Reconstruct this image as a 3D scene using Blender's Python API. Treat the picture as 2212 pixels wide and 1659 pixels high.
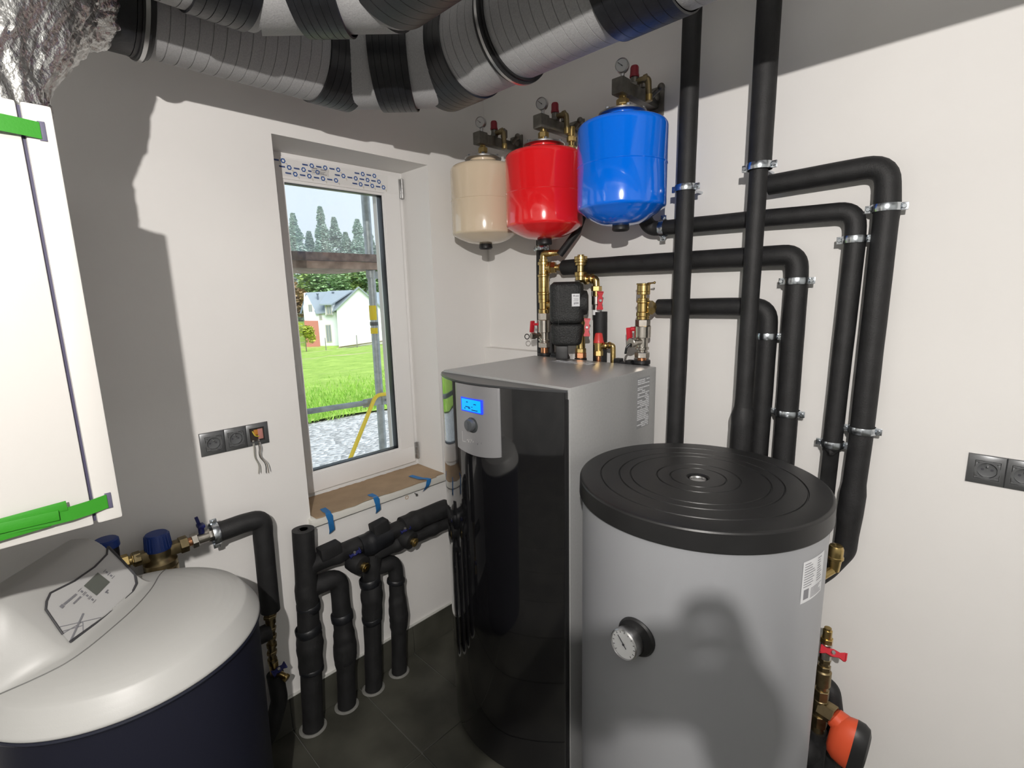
import bpy, bmesh, math, random
from mathutils import Vector, Matrix, noise
random.seed(7)
for o in list(bpy.data.objects):
    bpy.data.objects.remove(o)
scene = bpy.context.scene
COL = scene.collection
PI = math.pi

# ------------------------------------------------------------------ camera
CAM = (1.9011, -1.8001, 1.7459)
cam_data = bpy.data.cameras.new('camera')
cam_data.sensor_fit = 'HORIZONTAL'
cam_data.sensor_width = 36.0
cam_data.lens = 17.469
cam_data.clip_start = 0.02
cam_data.clip_end = 600
cam = bpy.data.objects.new('camera', cam_data)
COL.objects.link(cam)
cam.matrix_world = Matrix(((0.71925148, -0.10890763, 0.68616065, CAM[0]),
                           (0.69436651, 0.14548928, -0.70476097, CAM[1]),
                           (-0.02307517, 0.98334734, 0.18026518, CAM[2]),
                           (0, 0, 0, 1)))
scene.camera = cam

# ------------------------------------------------------------------ world, lamp light, exposure
world = bpy.data.worlds.new('overcast_sky')
scene.world = world
world.use_nodes = True
wn = world.node_tree.nodes
wl = world.node_tree.links
bg = wn['Background']
wtc = wn.new('ShaderNodeTexCoord')
wsep = wn.new('ShaderNodeSeparateXYZ')
wramp = wn.new('ShaderNodeValToRGB')
wramp.color_ramp.elements[0].position = 0.0
wramp.color_ramp.elements[0].color = (0.80, 0.89, 0.97, 1)
wramp.color_ramp.elements[1].position = 0.6
wramp.color_ramp.elements[1].color = (0.62, 0.78, 0.95, 1)
wl.new(wtc.outputs['Generated'], wsep.inputs[0])
wl.new(wsep.outputs['Z'], wramp.inputs[0])
wl.new(wramp.outputs[0], bg.inputs['Color'])
bg.inputs['Strength'].default_value = 1.27

BULB = (2.2, -2.235, 2.245)
bulb_l = bpy.data.lights.new('bulb_light', 'POINT')
bulb_l.energy = 158
bulb_l.color = (1.0, 0.953, 0.905)
bulb_l.shadow_soft_size = 0.013
bulb_o = bpy.data.objects.new('bulb_light', bulb_l)
bulb_o.location = BULB
COL.objects.link(bulb_o)

# hazy daylight from behind the building (very wide disc: bright overcast)
sun_l = bpy.data.lights.new('hazy_sun', 'SUN')
sun_l.energy = 4.6
sun_l.angle = math.radians(50)
sun_l.color = (1.0, .98, .94)
sun_o = bpy.data.objects.new('hazy_sun', sun_l)
sun_o.rotation_euler = (math.radians(8), math.radians(42), 0)
sun_o.location = (6, -4, 8)
COL.objects.link(sun_o)

vs = scene.view_settings
vs.view_transform = 'Standard'
vs.look = 'None'
vs.gamma = 1.0
vs.use_curve_mapping = False
vs.exposure = 0.0

# ------------------------------------------------------------------ materials
MATS = {}
def mat(name, col=(.5, .5, .5), rough=.5, metal=0.0, noise_amt=0.0, nscale=20.0, bump=0.0, bscale=200.0,
        coat=0.0, emit=None, estr=1.0, col2=None, bdist=0.002, spec=None):
    if name in MATS:
        return MATS[name]
    m = bpy.data.materials.new(name)
    m.use_nodes = True
    nt = m.node_tree
    b = nt.nodes['Principled BSDF']
    b.inputs['Base Color'].default_value = (*col, 1)
    b.inputs['Roughness'].default_value = rough
    b.inputs['Metallic'].default_value = metal
    if spec is not None:
        b.inputs['Specular IOR Level'].default_value = spec
    if coat:
        b.inputs['Coat Weight'].default_value = coat
        b.inputs['Coat Roughness'].default_value = 0.03
    if emit:
        b.inputs['Emission Color'].default_value = (*emit, 1)
        b.inputs['Emission Strength'].default_value = estr
    tc = nt.nodes.new('ShaderNodeTexCoord')
    if noise_amt or col2:
        n = nt.nodes.new('ShaderNodeTexNoise')
        n.inputs['Scale'].default_value = nscale
        n.inputs['Detail'].default_value = 5
        nt.links.new(tc.outputs['Object'], n.inputs['Vector'])
        r = nt.nodes.new('ShaderNodeValToRGB')
        c2 = col2 or tuple(max(0, c * (1 - noise_amt)) for c in col)
        r.color_ramp.elements[0].position = .35
        r.color_ramp.elements[1].position = .65
        r.color_ramp.elements[0].color = (*c2, 1)
        r.color_ramp.elements[1].color = (*col, 1)
        nt.links.new(n.outputs['Fac'], r.inputs[0])
        nt.links.new(r.outputs[0], b.inputs['Base Color'])
    if bump:
        n2 = nt.nodes.new('ShaderNodeTexNoise')
        n2.inputs['Scale'].default_value = bscale
        n2.inputs['Detail'].default_value = 3
        nt.links.new(tc.outputs['Object'], n2.inputs['Vector'])
        bp = nt.nodes.new('ShaderNodeBump')
        bp.inputs['Strength'].default_value = bump
        bp.inputs['Distance'].default_value = bdist
        nt.links.new(n2.outputs['Fac'], bp.inputs['Height'])
        nt.links.new(bp.outputs[0], b.inputs['Normal'])
    MATS[name] = m
    return m

M_WALL = mat('white_plaster', (.80, .785, .765), .85, noise_amt=.03, nscale=2.5, bump=.12, bscale=60)
M_CEIL = mat('bounce_ceiling', (.58, .585, .58), .9, noise_amt=.15, nscale=3)  # unseen ceiling, its grey chosen to tune the bounced light
M_BOUNCE = mat('bounce_grey_plaster', (.56, .57, .565), .9, noise_amt=.2, nscale=4)  # unseen back walls, distance and grey set to tune the bounced light
M_TILE = mat('dark_floor_tile', (.078, .077, .062), .45, noise_amt=.45, nscale=5, bump=.1, bscale=80)
M_GROUT = mat('grey_grout', (.16, .16, .145), .9)
M_SILIC = mat('white_silicone', (.55, .55, .52), .6)
M_PVC = mat('white_pvc', (.82, .81, .80), .30)
M_GASKET = mat('black_gasket', (.012, .013, .016), .35)
M_FOAM = mat('black_foam', (.0145, .0145, .0155), .62, noise_amt=.4, nscale=25, bump=.35, bscale=260)
M_TAPE = mat('black_tape', (.012, .013, .016), .42, noise_amt=.4, nscale=30, bump=.25, bscale=120)
M_RUBBER = mat('black_rubber', (.012, .012, .013), .45)
M_PLASTIC = mat('black_plastic', (.020, .020, .021), .42, noise_amt=.35, nscale=9, bump=.08, bscale=300)
M_BRASS = mat('brass', (.62, .455, .185), .28, 1.0, noise_amt=.2, nscale=40)
M_DBRASS = mat('dull_brass', (.34, .27, .15), .38, 1.0, noise_amt=.3, nscale=40)
M_COPPER = mat('copper', (.80, .38, .20), .3, 1.0, noise_amt=.2, nscale=60)
M_NICKEL = mat('nickel', (.62, .58, .52), .25, 1.0, noise_amt=.15, nscale=50)
M_DNICKEL = mat('dull_nickel', (.22, .21, .185), .42, .8, noise_amt=.2, nscale=50)
M_ZINC = mat('zinc_clamp', (.62, .66, .70), .22, 1.0)
M_STEEL = mat('steel', (.50, .50, .50), .3, 1.0)
M_REDPLASTIC = mat('red_plastic', (.55, .02, .035), .35)
M_DREDPLASTIC = mat('dark_red_plastic', (.28, .016, .03), .4)
M_BLUEPLASTIC = mat('blue_plastic', (.01, .04, .22), .4)
M_NAVY = mat('navy_handle', (.008, .012, .10), .4)
M_WHITE = mat('white_paint', (.82, .82, .82), .4)
M_LABEL = mat('label_white', (.72, .73, .75), .5)
M_INK = mat('ink', (.05, .05, .06), .6)
M_GREYINK = mat('grey_ink', (.22, .22, .24), .6)

# ------------------------------------------------------------------ mesh building helpers
def frame_axes(d):
    d = Vector(d).normalized()
    up = Vector((0, 0, 1)) if abs(d.z) < .95 else Vector((1, 0, 0))
    x = d.cross(up).normalized()
    y = x.cross(d).normalized()
    return x, y, d

class MB:
    def __init__(s):
        s.v = []; s.f = []
    def add(s, vs_, fs):
        o = len(s.v)
        s.v.extend([tuple(p) for p in vs_])
        s.f.extend([tuple(i + o for i in f) for f in fs])
        return s
    def box(s, c, size, bev=0.0, rot=None, seg=2):
        bm = bmesh.new()
        bmesh.ops.create_cube(bm, size=1)
        for v in bm.verts:
            v.co = Vector((v.co.x * size[0], v.co.y * size[1], v.co.z * size[2]))
        if bev:
            bmesh.ops.bevel(bm, geom=list(bm.edges), offset=bev, segments=seg, affect='EDGES', profile=.6)
        mtx = Matrix.Translation(Vector(c))
        if rot is not None:
            mtx = mtx @ (rot if isinstance(rot, Matrix) else Matrix.Rotation(rot, 4, 'Z'))
        bm.verts.ensure_lookup_table()
        s.add([mtx @ v.co for v in bm.verts], [[v.index for v in f.verts] for f in bm.faces])
        bm.free()
        return s
    def lathe(s, prof, o, d=(0, 0, 1), seg=28, cap=True):
        x, y, z = frame_axes(d)
        o = Vector(o); n = len(prof); vs_ = []
        for r, h in prof:
            for k in range(seg):
                a = 2 * PI * k / seg
                vs_.append(o + z * h + (x * math.cos(a) + y * math.sin(a)) * r)
        fs = []
        for i in range(n - 1):
            for k in range(seg):
                k2 = (k + 1) % seg
                fs.append((i * seg + k, i * seg + k2, (i + 1) * seg + k2, (i + 1) * seg + k))
        if cap:
            fs.append(tuple(reversed(range(seg))))
            fs.append(tuple((n - 1) * seg + k for k in range(seg)))
        return s.add(vs_, fs)
    def cyl(s, p0, p1, r0, r1=None, seg=20, bev=0.0):
        p0 = Vector(p0); p1 = Vector(p1); L = (p1 - p0).length
        r1 = r0 if r1 is None else r1
        if bev:
            pr = [(r0 - bev, 0), (r0, bev), (r1, L - bev), (r1 - bev, L)]
        else:
            pr = [(r0, 0), (r1, L)]
        return s.lathe(pr, p0, p1 - p0, seg)
    def hexn(s, p0, p1, r):
        return s.cyl(p0, p1, r, seg=6, bev=min(.0015, r * .15))
    def sphere(s, c, r, seg=16, rings=10, sc=(1, 1, 1)):
        vs_ = []; fs = []
        c = Vector(c)
        for i in range(1, rings):
            t = PI * i / rings
            for k in range(seg):
                a = 2 * PI * k / seg
                vs_.append(c + Vector((math.sin(t) * math.cos(a) * r * sc[0], math.sin(t) * math.sin(a) * r * sc[1], math.cos(t) * r * sc[2])))
        for i in range(rings - 2):
            for k in range(seg):
                k2 = (k + 1) % seg
                fs.append((i * seg + k, (i + 1) * seg + k, (i + 1) * seg + k2, i * seg + k2))
        n = len(vs_)
        vs_ += [c + Vector((0, 0, r * sc[2])), c - Vector((0, 0, r * sc[2]))]
        for k in range(seg):
            k2 = (k + 1) % seg
            fs.append((n, k, k2))
            fs.append((n + 1, (rings - 2) * seg + k2, (rings - 2) * seg + k))
        return s.add(vs_, fs)
    def tube(s, path, r, seg=20, cap=True, rf=None):
        path = [Vector(p) for p in path]
        n = len(path); vs_ = []; fs = []
        T = []
        for i in range(n):
            a = path[max(0, i - 1)]; b = path[min(n - 1, i + 1)]
            T.append((b - a).normalized())
        x, y, z = frame_axes(T[0])
        L = 0
        for i in range(n):
            if i:
                L += (path[i] - path[i - 1]).length
                ax = T[i - 1].cross(T[i])
                if ax.length > 1e-7:
                    q = Matrix.Rotation(T[i - 1].angle(T[i]), 3, ax.normalized())
                    x = q @ x; y = q @ y
            for k in range(seg):
                a = 2 * PI * k / seg
                rr = rf(L, a) if rf else r
                vs_.append(path[i] + (x * math.cos(a) + y * math.sin(a)) * rr)
        for i in range(n - 1):
            for k in range(seg):
                k2 = (k + 1) % seg
                fs.append((i * seg + k, i * seg + k2, (i + 1) * seg + k2, (i + 1) * seg + k))
        if cap:
            fs.append(tuple(reversed(range(seg))))
            fs.append(tuple((n - 1) * seg + k for k in range(seg)))
        return s.add(vs_, fs)
    def torus(s, c, d, R, r, seg=32, ms=10, a0=0, a1=2 * PI):
        x, y, z = frame_axes(d); c = Vector(c)
        full = abs(a1 - a0 - 2 * PI) < 1e-6
        n = seg if full else seg + 1
        vs_ = []; fs = []
        for i in range(n):
            a = a0 + (a1 - a0) * i / seg
            e = x * math.cos(a) + y * math.sin(a)
            for k in range(ms):
                b = 2 * PI * k / ms
                vs_.append(c + e * (R + r * math.cos(b)) + z * (r * math.sin(b)))
        for i in range(seg):
            i2 = (i + 1) % n
            for k in range(ms):
                k2 = (k + 1) % ms
                fs.append((i * ms + k, i2 * ms + k, i2 * ms + k2, i * ms + k2))
        return s.add(vs_, fs)
    def prism(s, poly, ext):
        # poly: list of 3d points (planar), ext: extrusion vector
        n = len(poly); e = Vector(ext)
        a = [Vector(p) for p in poly]; b = [p + e for p in a]
        fs = [tuple(reversed(range(n))), tuple(range(n, 2 * n))]
        for i in range(n):
            j = (i + 1) % n
            fs.append((i, j, n + j, n + i))
        return s.add(a + b, fs)
    def quad(s, a, b, c, d):
        return s.add([a, b, c, d], [(0, 1, 2, 3)])
    def build(s, name, material, parent=None, origin=None, smooth=38):
        org = Vector(origin) if origin is not None else Vector((0, 0, 0))
        if parent is not None:
            org = root_loc(parent)
        me = bpy.data.meshes.new(name)
        me.from_pydata([tuple(Vector(p) - org) for p in s.v], [], s.f)
        bm = bmesh.new(); bm.from_mesh(me)
        bmesh.ops.recalc_face_normals(bm, faces=bm.faces)
        bm.to_mesh(me); bm.free()
        if smooth:
            me.polygons.foreach_set('use_smooth', [True] * len(me.polygons))
            me.set_sharp_from_angle(angle=math.radians(smooth))
        me.materials.append(material)
        o = bpy.data.objects.new(name, me)
        COL.objects.link(o)
        if parent is not None:
            o.parent = parent
        else:
            o.location = org
        return o

def root_loc(p):
    v = Vector((0, 0, 0))
    while p is not None:
        v += p.location
        p = p.parent
    return v

def tag(o, label, cat, group=None):
    o['label'] = label; o['category'] = cat
    if group: o['group'] = group
    return o
def thing(name, loc, label, cat, group=None):
    o = bpy.data.objects.new(name, None)
    o.empty_display_size = .05
    o.location = loc
    COL.objects.link(o)
    return tag(o, label, cat, group)
def struct(name, loc=(0, 0, 0)):
    o = bpy.data.objects.new(name, None)
    o.location = loc
    COL.objects.link(o)
    o['kind'] = 'structure'
    return o
def smesh(o):
    o['kind'] = 'structure'
    return o
def link_copy(src, parent, loc):
    c = src.copy(); COL.objects.link(c); c.parent = parent; c.location = loc
    return c

def bend(pts, rad, n=7):
    pts = [Vector(p) for p in pts]
    rads = rad if isinstance(rad, (list, tuple)) else [rad] * len(pts)
    out = [pts[0]]
    for i in range(1, len(pts) - 1):
        a, b, c = pts[i - 1], pts[i], pts[i + 1]
        u = (a - b).normalized(); w = (c - b).normalized()
        ang = u.angle(w)
        t = min(rads[i] / math.tan(ang / 2), (a - b).length * .49, (c - b).length * .49)
        p0 = b + u * t; p1 = b + w * t
        for k in range(n + 1):
            s = k / n
            out.append(p0 * (1 - s) ** 2 + b * 2 * s * (1 - s) + p1 * s * s)
    out.append(pts[-1])
    return out
def resample(path, step):
    out = [path[0]]
    for a, b in zip(path, path[1:]):
        n = max(1, int((b - a).length / step))
        for k in range(1, n + 1):
            out.append(a.lerp(b, k / n))
    return out
def foam_pipe(mb, pts, r, rad=.07, wob=.02, seg=22, seed=0, bulges=(), step=.03):
    path = resample(bend(pts, rad), step)
    def rf(L, a):
        n = noise.noise(Vector((L * 9 + seed * 3.1, math.cos(a) * 1.2 + seed, math.sin(a) * 1.2)))
        k = 1 + wob * n
        for (l0, l1, amt) in bulges:
            if l0 < L < l1:
                e = min((L - l0), (l1 - L)) / .025
                k += amt * max(0, min(1, e)) * (1 + .35 * noise.noise(Vector((L * 30, math.cos(a) * 2, math.sin(a) * 2 + seed))))
        return r * k
    return mb.tube(path, r, seg, True, rf)

# ================================================================== THE ROOM
RX, RY, RZ = 4.6, -4.4, 2.9      # room extents: X 0..RX, Y RY..0, Z 0..RZ
# window opening in the west wall
WY0, WY1, WZ0, WZ1 = -1.03, -.355, .838, 2.316
def wall_with_hole(mb, x0, x1, y0, y1, z0, z1, hy0, hy1, hz0, hz1):
    xm = (x0 + x1) / 2; dx = x1 - x0
    def b(ya, yb, za, zb):
        mb.box((xm, (ya + yb) / 2, (za + zb) / 2), (dx, yb - ya, zb - za))
    b(y0, hy0, z0, z1); b(hy1, y1, z0, z1); b(hy0, hy1, z0, hz0); b(hy0, hy1, hz1, z1)
mb = MB(); wall_with_hole(mb, -.29, 0, RY - .2, .2, -.05, RZ + .1, WY0, WY1, WZ0, WZ1)
wall_w = smesh(mb.build('wall_west', M_WALL))
mb = MB(); wall_with_hole(mb, -.405, -.29, RY - .2, .2, -.6, RZ + .6, WY0 + .04, WY1 - .045, WZ0 + .06, WZ1 - .04)
mb.build('outer_insulation', mat('beige_insulation', (.62, .57, .52), .9, bump=.3, bscale=120), wall_w)
mb = MB(); mb.box((RX / 2, .1, RZ / 2), (RX + .4, .2, RZ + .2))
smesh(mb.build('wall_north', M_WALL))
mb = MB(); mb.box((RX / 2, RY - .1, RZ / 2), (RX + .4, .2, RZ + .2))
smesh(mb.build('wall_south', M_BOUNCE))
mb = MB(); mb.box((RX + .1, RY / 2, RZ / 2), (.2, -RY, RZ + .2))
smesh(mb.build('wall_east', M_BOUNCE))
mb = MB(); mb.box((RX / 2, RY / 2, RZ + .05), (RX + .1, -RY + .1, .1))
smesh(mb.build('ceiling', M_CEIL))
# boxed-in ledge low in the corner behind the heat pump
mb = MB(); mb.box((.27, -.025, .735), (.54, .05, 1.47), .004)
smesh(mb.build('trim_1', M_WALL))
# floor of tiles
mb = MB(); mb.box((RX / 2, RY / 2, -.054), (RX, -RY, .1))
floor = smesh(mb.build('floor', M_GROUT))
xs = [.006, .485, 1.085, 1.685, 2.285, 2.885, 3.485, 4.085, RX]
ys = [-.0] + [-.293 - .3 * k for k in range(0, 14)]
ys = [y for y in ys if y > RY] + [RY]
G = .0016
for i in range(len(xs) - 1):
    for j in range(len(ys) - 1):
        x0, x1, y1, y0 = xs[i] + G, xs[i + 1] - G, ys[j] - G, ys[j + 1] + G
        mb = MB(); mb.box(((x0 + x1) / 2, (y0 + y1) / 2, -.006), (x1 - x0, y1 - y0, .012), .0012, seg=1)
        mb.build('tile', M_TILE, floor)
# skirting tiles
def skirting(name, along, length, start, joints):
    mb = MB()
    if along == 'Y':
        mb.box((.006, -length / 2, .1525), (.0125, length, .005), .001)
    else:
        mb.box((length / 2, -.006, .1525), (length, .0125, .005), .001)
    o = smesh(mb.build(name, M_SILIC))
    for a, b in zip(joints, joints[1:]):
        m = MB()
        if along == 'Y':
            m.box((.006, -(a + b) / 2, .076), (.012, b - a - .003, .150), .001, seg=1)
        else:
            m.box(((a + b) / 2, -.006, .076), (b - a - .003, .012, .150), .001, seg=1)
        m.build('skirting_tile', M_TILE, o)
skirting('baseboard_west', 'Y', -RY, 0, [.0, .593, 1.193, 1.793, 2.393, 2.993, 3.593, 4.193, 4.4])
skirting('baseboard_north', 'X', RX, 0, [.012, .485, 1.085, 1.685, 2.285, 2.885, 3.485, 4.085, 4.6])

# ------------------------------------------------------------------ window
win = struct('window_1', (-.2, -.69, .87))
def ring(mb, x0, x1, y0, y1, z0, z1, w, bev=.003):
    xm = (x0 + x1) / 2; dx = x1 - x0
    mb.box((xm, (y0 + y1) / 2, z0 + w / 2), (dx, y1 - y0, w), bev)
    mb.box((xm, (y0 + y1) / 2, z1 - w / 2), (dx, y1 - y0, w), bev)
    mb.box((xm, y0 + w / 2, (z0 + z1) / 2), (dx, w, z1 - z0 - 2 * w + .004), bev)
    mb.box((xm, y1 - w / 2, (z0 + z1) / 2), (dx, w, z1 - z0 - 2 * w + .004), bev)
mb = MB(); ring(mb, -.285, -.212, WY0 - .005, WY1 + .003, .868, WZ1 + .004, .045)
mb.build('window_frame', M_PVC, win)
mb = MB(); ring(mb, -.275, -.197, -1.007, -.378, .893, 2.298, .084, .004)
sash = mb.build('sash', M_PVC, win)
mb = MB(); ring(mb, -.212, -.203, -.928, -.457, .973, 2.216, .013, .003)
mb.build('glazing_bead', M_PVC, sash)
mb = MB(); ring(mb, -.25, -.2105, -.925, -.462, .977, 2.213, .011, .002)
mb.build('gasket', M_GASKET, sash)
glass = bpy.data.materials.new('window_glass'); glass.use_nodes = True
gn = glass.node_tree; gn.nodes.clear()
go = gn.nodes.new('ShaderNodeOutputMaterial'); gt = gn.nodes.new('ShaderNodeBsdfTransparent'); gg = gn.nodes.new('ShaderNodeBsdfGlossy')
gm = gn.nodes.new('ShaderNodeMixShader'); gf = gn.nodes.new('ShaderNodeFresnel')
gf.inputs['IOR'].default_value = 1.35; gg.inputs['Roughness'].default_value = .01
gt.inputs['Color'].default_value = (.97, .985, .985, 1)
gn.links.new(gf.outputs[0], gm.inputs[0]); gn.links.new(gt.outputs[0], gm.inputs[1]); gn.links.new(gg.outputs[0], gm.inputs[2]); gn.links.new(gm.outputs[0], go.inputs[0])
mb = MB(); mb.box((-.232, -.694, 1.595), (.004, .47, 1.245))
mb.build('pane', glass, sash)
for z in (2.243, .952):
    mb = MB(); mb.cyl((-.192, -.366, z - .045), (-.192, -.366, z + .045), .0075, seg=14, bev=.002)
    mb.box((-.198, -.374, z), (.006, .016, .085), .001)
    for k in range(3):
        mb.torus((-.192, -.366, z - .02 + k * .02), (0, 0, 1), .0078, .0008, 14, 6)
    mb.build('hinge', M_STEEL, win)
mb = MB(); mb.box((-.188, -.965, 1.46), (.012, .028, .07), .004); mb.cyl((-.19, -.965, 1.46), (-.15, -.965, 1.46), .011)
mb.box((-.148, -.962, 1.41), (.016, .022, .125), .006)
mb.build('handle', M_PVC, win)
# printed protective film on the top rail
mb = MB(); mb.box((-.1962, -.684, 2.258), (.0008, .485, .066))
film = mb.build('protective_film', mat('film', (.76, .755, .74), .3), win)
film['label'] = 'printed protective film'
mb = MB(); mo = MB(); mt = MB()
x = -.1955
for row, z in enumerate((2.281, 2.259, 2.237)):
    for k in range(9):
        y = -.915 + k * .058 + row * .022
        if row == 0 and k in (1, 5): continue
        if row == 1 and k in (3,): continue
        if row == 2 and k in (4, 8): continue
        if not (-.925 < y < -.455): continue
        zz = z + .001 * math.sin(k * 2.1)
        mb.torus((x, y, zz), (1, 0, 0), .0078, .0024, 6, 4)
        for q in range(4):
            mo.box((x, y - .037 + q * .0058, zz), (.0006, .0052, .0052))
        mo.box((x, y - .0255, zz - .003), (.0005, .022, .0010))
        mt.box((x, y + .011, zz - .009), (.0006, .007, .0014)); mt.box((x, y + .014, zz - .013), (.0006, .0014, .008))
mb.build('film_mark', mat('film_blue', (.02, .10, .36), .5), film)
mo.build('film_lettering', mat('film_navy', (.03, .07, .22), .5), film)
mt.build('film_line', mat('film_tan', (.45, .38, .28), .5), film)
mb = MB(); mb.box((-.1954, -.765, 2.262), (.0006, .075, .030)); lab = mb.build('film_sticker', mat('sticker_grey', (.62, .61, .60), .5), film)
mb = MB()
for k, (dy, dz, w) in enumerate([(-.018, .009, .024), (.018, .008, .026), (-.015, .001, .036), (.012, -.001, .034), (-.006, -.006, .05), (.01, -.010, .04)]):
    for q in range(int(w / .005)):
        mb.box((-.195, -.765 + dy - w / 2 + q * .005, 2.262 + dz), (.0005, .0035, .0030 if k < 2 else .0018))
mb.build('sticker_print', M_INK, film)
# sill, cardboard and tapes
mb = MB(); mb.box((-.092, -.6975, .855), (.236, .685, .034), .004)
sill = smesh(mb.build('window_sill_1', mat('sill_stone', (.72, .71, .66), .45)))
sill.name = 'trim_2'
cb = MB(); top = []; n = 60
pts_f = []; pts_b = []
for i in range(n + 1):
    t = i / n; y = -1.02 + .655 * t
    fr = .030 + .006 * noise.noise(Vector((t * 14, 0, 0))) + (.006 * noise.noise(Vector((t * 60, 3, 0))) if t > .35 else 0) - (.012 if t > .93 else 0)
    bk = -.2 + .010 * abs(noise.noise(Vector((t * 18, 7, 0)))) - (.0 if not .47 < t < .52 else -.004)
    pts_f.append((fr, y)); pts_b.append((bk, y))
vs_ = []; fs = []
for (f, y), (b_, _) in zip(pts_f, pts_b):
    lift = .010 * max(0, noise.noise(Vector((y * 6, 1, 2)))) 
    for x_, zz in ((b_, .8765), (-.05, .8755), (.01, .8765 + lift * .3), (f, .8770 + lift)):
        vs_ += [(x_, y, zz), (x_, y, zz - .0042)]
for i in range(n):
    for k in range(3):
        a = i * 8 + k * 2; c = (i + 1) * 8 + k * 2
        fs += [(a, a + 2, c + 2, c), (a + 1, c + 1, c + 3, a + 3)]
    a = i * 8; c = (i + 1) * 8
    fs += [(a, c, c + 1, a + 1), (a + 6, a + 7, c + 7, c + 6)]
e_ = n * 8
for k in range(3):
    fs += [(k * 2, k * 2 + 1, k * 2 + 3, k * 2 + 2), (e_ + k * 2, e_ + k * 2 + 2, e_ + k * 2 + 3, e_ + k * 2 + 1)]
cb.add(vs_, fs)
tag(cb.build('cardboard_sheet', mat('brown_cardboard', (.40, .285, .18), .85, noise_amt=.15, nscale=12, bump=.15, bscale=90), origin=(0, -.69, .872)),
    'torn brown cardboard sheet covering the window sill', 'cardboard')
M_BTAPE = mat('blue_masking_tape', (.02, .17, .45), .6, bump=.2, bscale=200)
for (y, sk, drop, x0, lab) in ((-.972, .010, .066, -.035, 'blue tape strip at left end of the cardboard, hanging longest'),
                               (-.755, .004, .052, -.02, 'blue tape strip at the middle of the cardboard edge'),
                               (-.468, -.030, .030, -.075, 'blue tape strip at right end of the cardboard, beside the black heat pump')):
    mb = MB(); w = .024; vs_ = []; fs = []
    prof = [(x0, .8795), (0.0, .8800), (.026, .8835), (.0365, .880), (.0375, .868), (.034, .850), (.030, .850 - drop + .02), (.020, .850 - drop)]
    for i, (px, pz) in enumerate(prof):
        s_ = sk * (1 - i / 3.0) if i < 3 else .004 * (i - 3) * (1 if sk > 0 else -1)
        ww = w * (1 + .12 * math.sin(i * 2.0)) / 2
        for q in (-1, 1):
            zz = pz + (.012 if (i == len(prof) - 1 and q > 0) else 0)
            vs_ += [(px, y + s_ + q * ww, zz), (px - .0008, y + s_ + q * ww, zz - .0006)]
    for i in range(len(prof) - 1):
        a = i * 4; c = a + 4
        fs += [(a, a + 2, c + 2, c), (a + 1, c + 1, c + 3, a + 3), (a, c, c + 1, a + 1), (a + 2, a + 3, c + 3, c + 2)]
    mb.add(vs_, fs)
    tag(mb.build('masking_tape', M_BTAPE, origin=(.02, y, .88), smooth=60), lab, 'tape', 'blue tapes on the sill')

# ================================================================== OUTSIDE
E_ = Vector((-.889, .457, 0)); RT = Vector((.457, .889, 0)); C_ = Vector((CAM[0], CAM[1], 0))
def far(u, D, z):
    p = C_ + E_ * D + RT * u
    return Vector((p.x, p.y, z))
def gz(x):
    t = max(0.0, -x - 6.1)
    return -.35 - .0833 * t if t < 54 else -4.85 + .06 * (t - 54)
M_GRASS = bpy.data.materials.new('lawn_grass'); M_GRASS.use_nodes = True
nt = M_GRASS.node_tree; b_ = nt.nodes['Principled BSDF']; b_.inputs['Roughness'].default_value = .9
tc = nt.nodes.new('ShaderNodeTexCoord'); n1 = nt.nodes.new('ShaderNodeTexNoise'); n1.inputs['Scale'].default_value = 1.1; n1.inputs['Detail'].default_value = 8
n1.inputs['Roughness'].default_value = .75
r1 = nt.nodes.new('ShaderNodeValToRGB'); r1.color_ramp.elements[0].position = .36; r1.color_ramp.elements[1].position = .66
r1.color_ramp.elements[0].color = (.22, .36, .035, 1); r1.color_ramp.elements[1].color = (.44, .60, .11, 1)
mp = nt.nodes.new('ShaderNodeMapping'); mp.inputs['Scale'].default_value = (1.6, .35, 1); mp.inputs['Rotation'].default_value = (0, 0, .2)
n2 = nt.nodes.new('ShaderNodeTexNoise'); n2.inputs['Scale'].default_value = .32; n2.inputs['Detail'].default_value = 4
r2 = nt.nodes.new('ShaderNodeValToRGB'); r2.color_ramp.elements[0].position = .57; r2.color_ramp.elements[1].position = .66
mx = nt.nodes.new('ShaderNodeMixRGB'); mx.inputs[2].default_value = (.52, .44, .25, 1)
nt.links.new(tc.outputs['Object'], n1.inputs[0]); nt.links.new(tc.outputs['Object'], mp.inputs[0]); nt.links.new(mp.outputs[0], n2.inputs[0])
nt.links.new(n1.outputs[0], r1.inputs[0]); nt.links.new(n2.outputs[0], r2.inputs[0]); nt.links.new(r2.outputs[0], mx.inputs[0]); nt.links.new(r1.outputs[0], mx.inputs[1])
nt.links.new(mx.outputs[0], b_.inputs['Base Color'])
bp = nt.nodes.new('ShaderNodeBump'); bp.inputs['Strength'].default_value = .8; bp.inputs['Distance'].default_value = .15
n3 = nt.nodes.new('ShaderNodeTexNoise'); n3.inputs['Scale'].default_value = 6; n3.inputs['Detail'].default_value = 6
nt.links.new(tc.outputs['Object'], n3.inputs[0]); nt.links.new(n3.outputs[0], bp.inputs['Height']); nt.links.new(bp.outputs[0], b_.inputs['Normal'])
M_GRAVEL = bpy.data.materials.new('gravel'); M_GRAVEL.use_nodes = True
nt = M_GRAVEL.node_tree; b_ = nt.nodes['Principled BSDF']; b_.inputs['Roughness'].default_value = .95
tc = nt.nodes.new('ShaderNodeTexCoord'); v = nt.nodes.new('ShaderNodeTexVoronoi'); v.inputs['Scale'].default_value = 16
r1 = nt.nodes.new('ShaderNodeValToRGB'); r1.color_ramp.elements[0].color = (.34, .33, .32, 1); r1.color_ramp.elements[1].color = (.70, .68, .66, 1)
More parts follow.
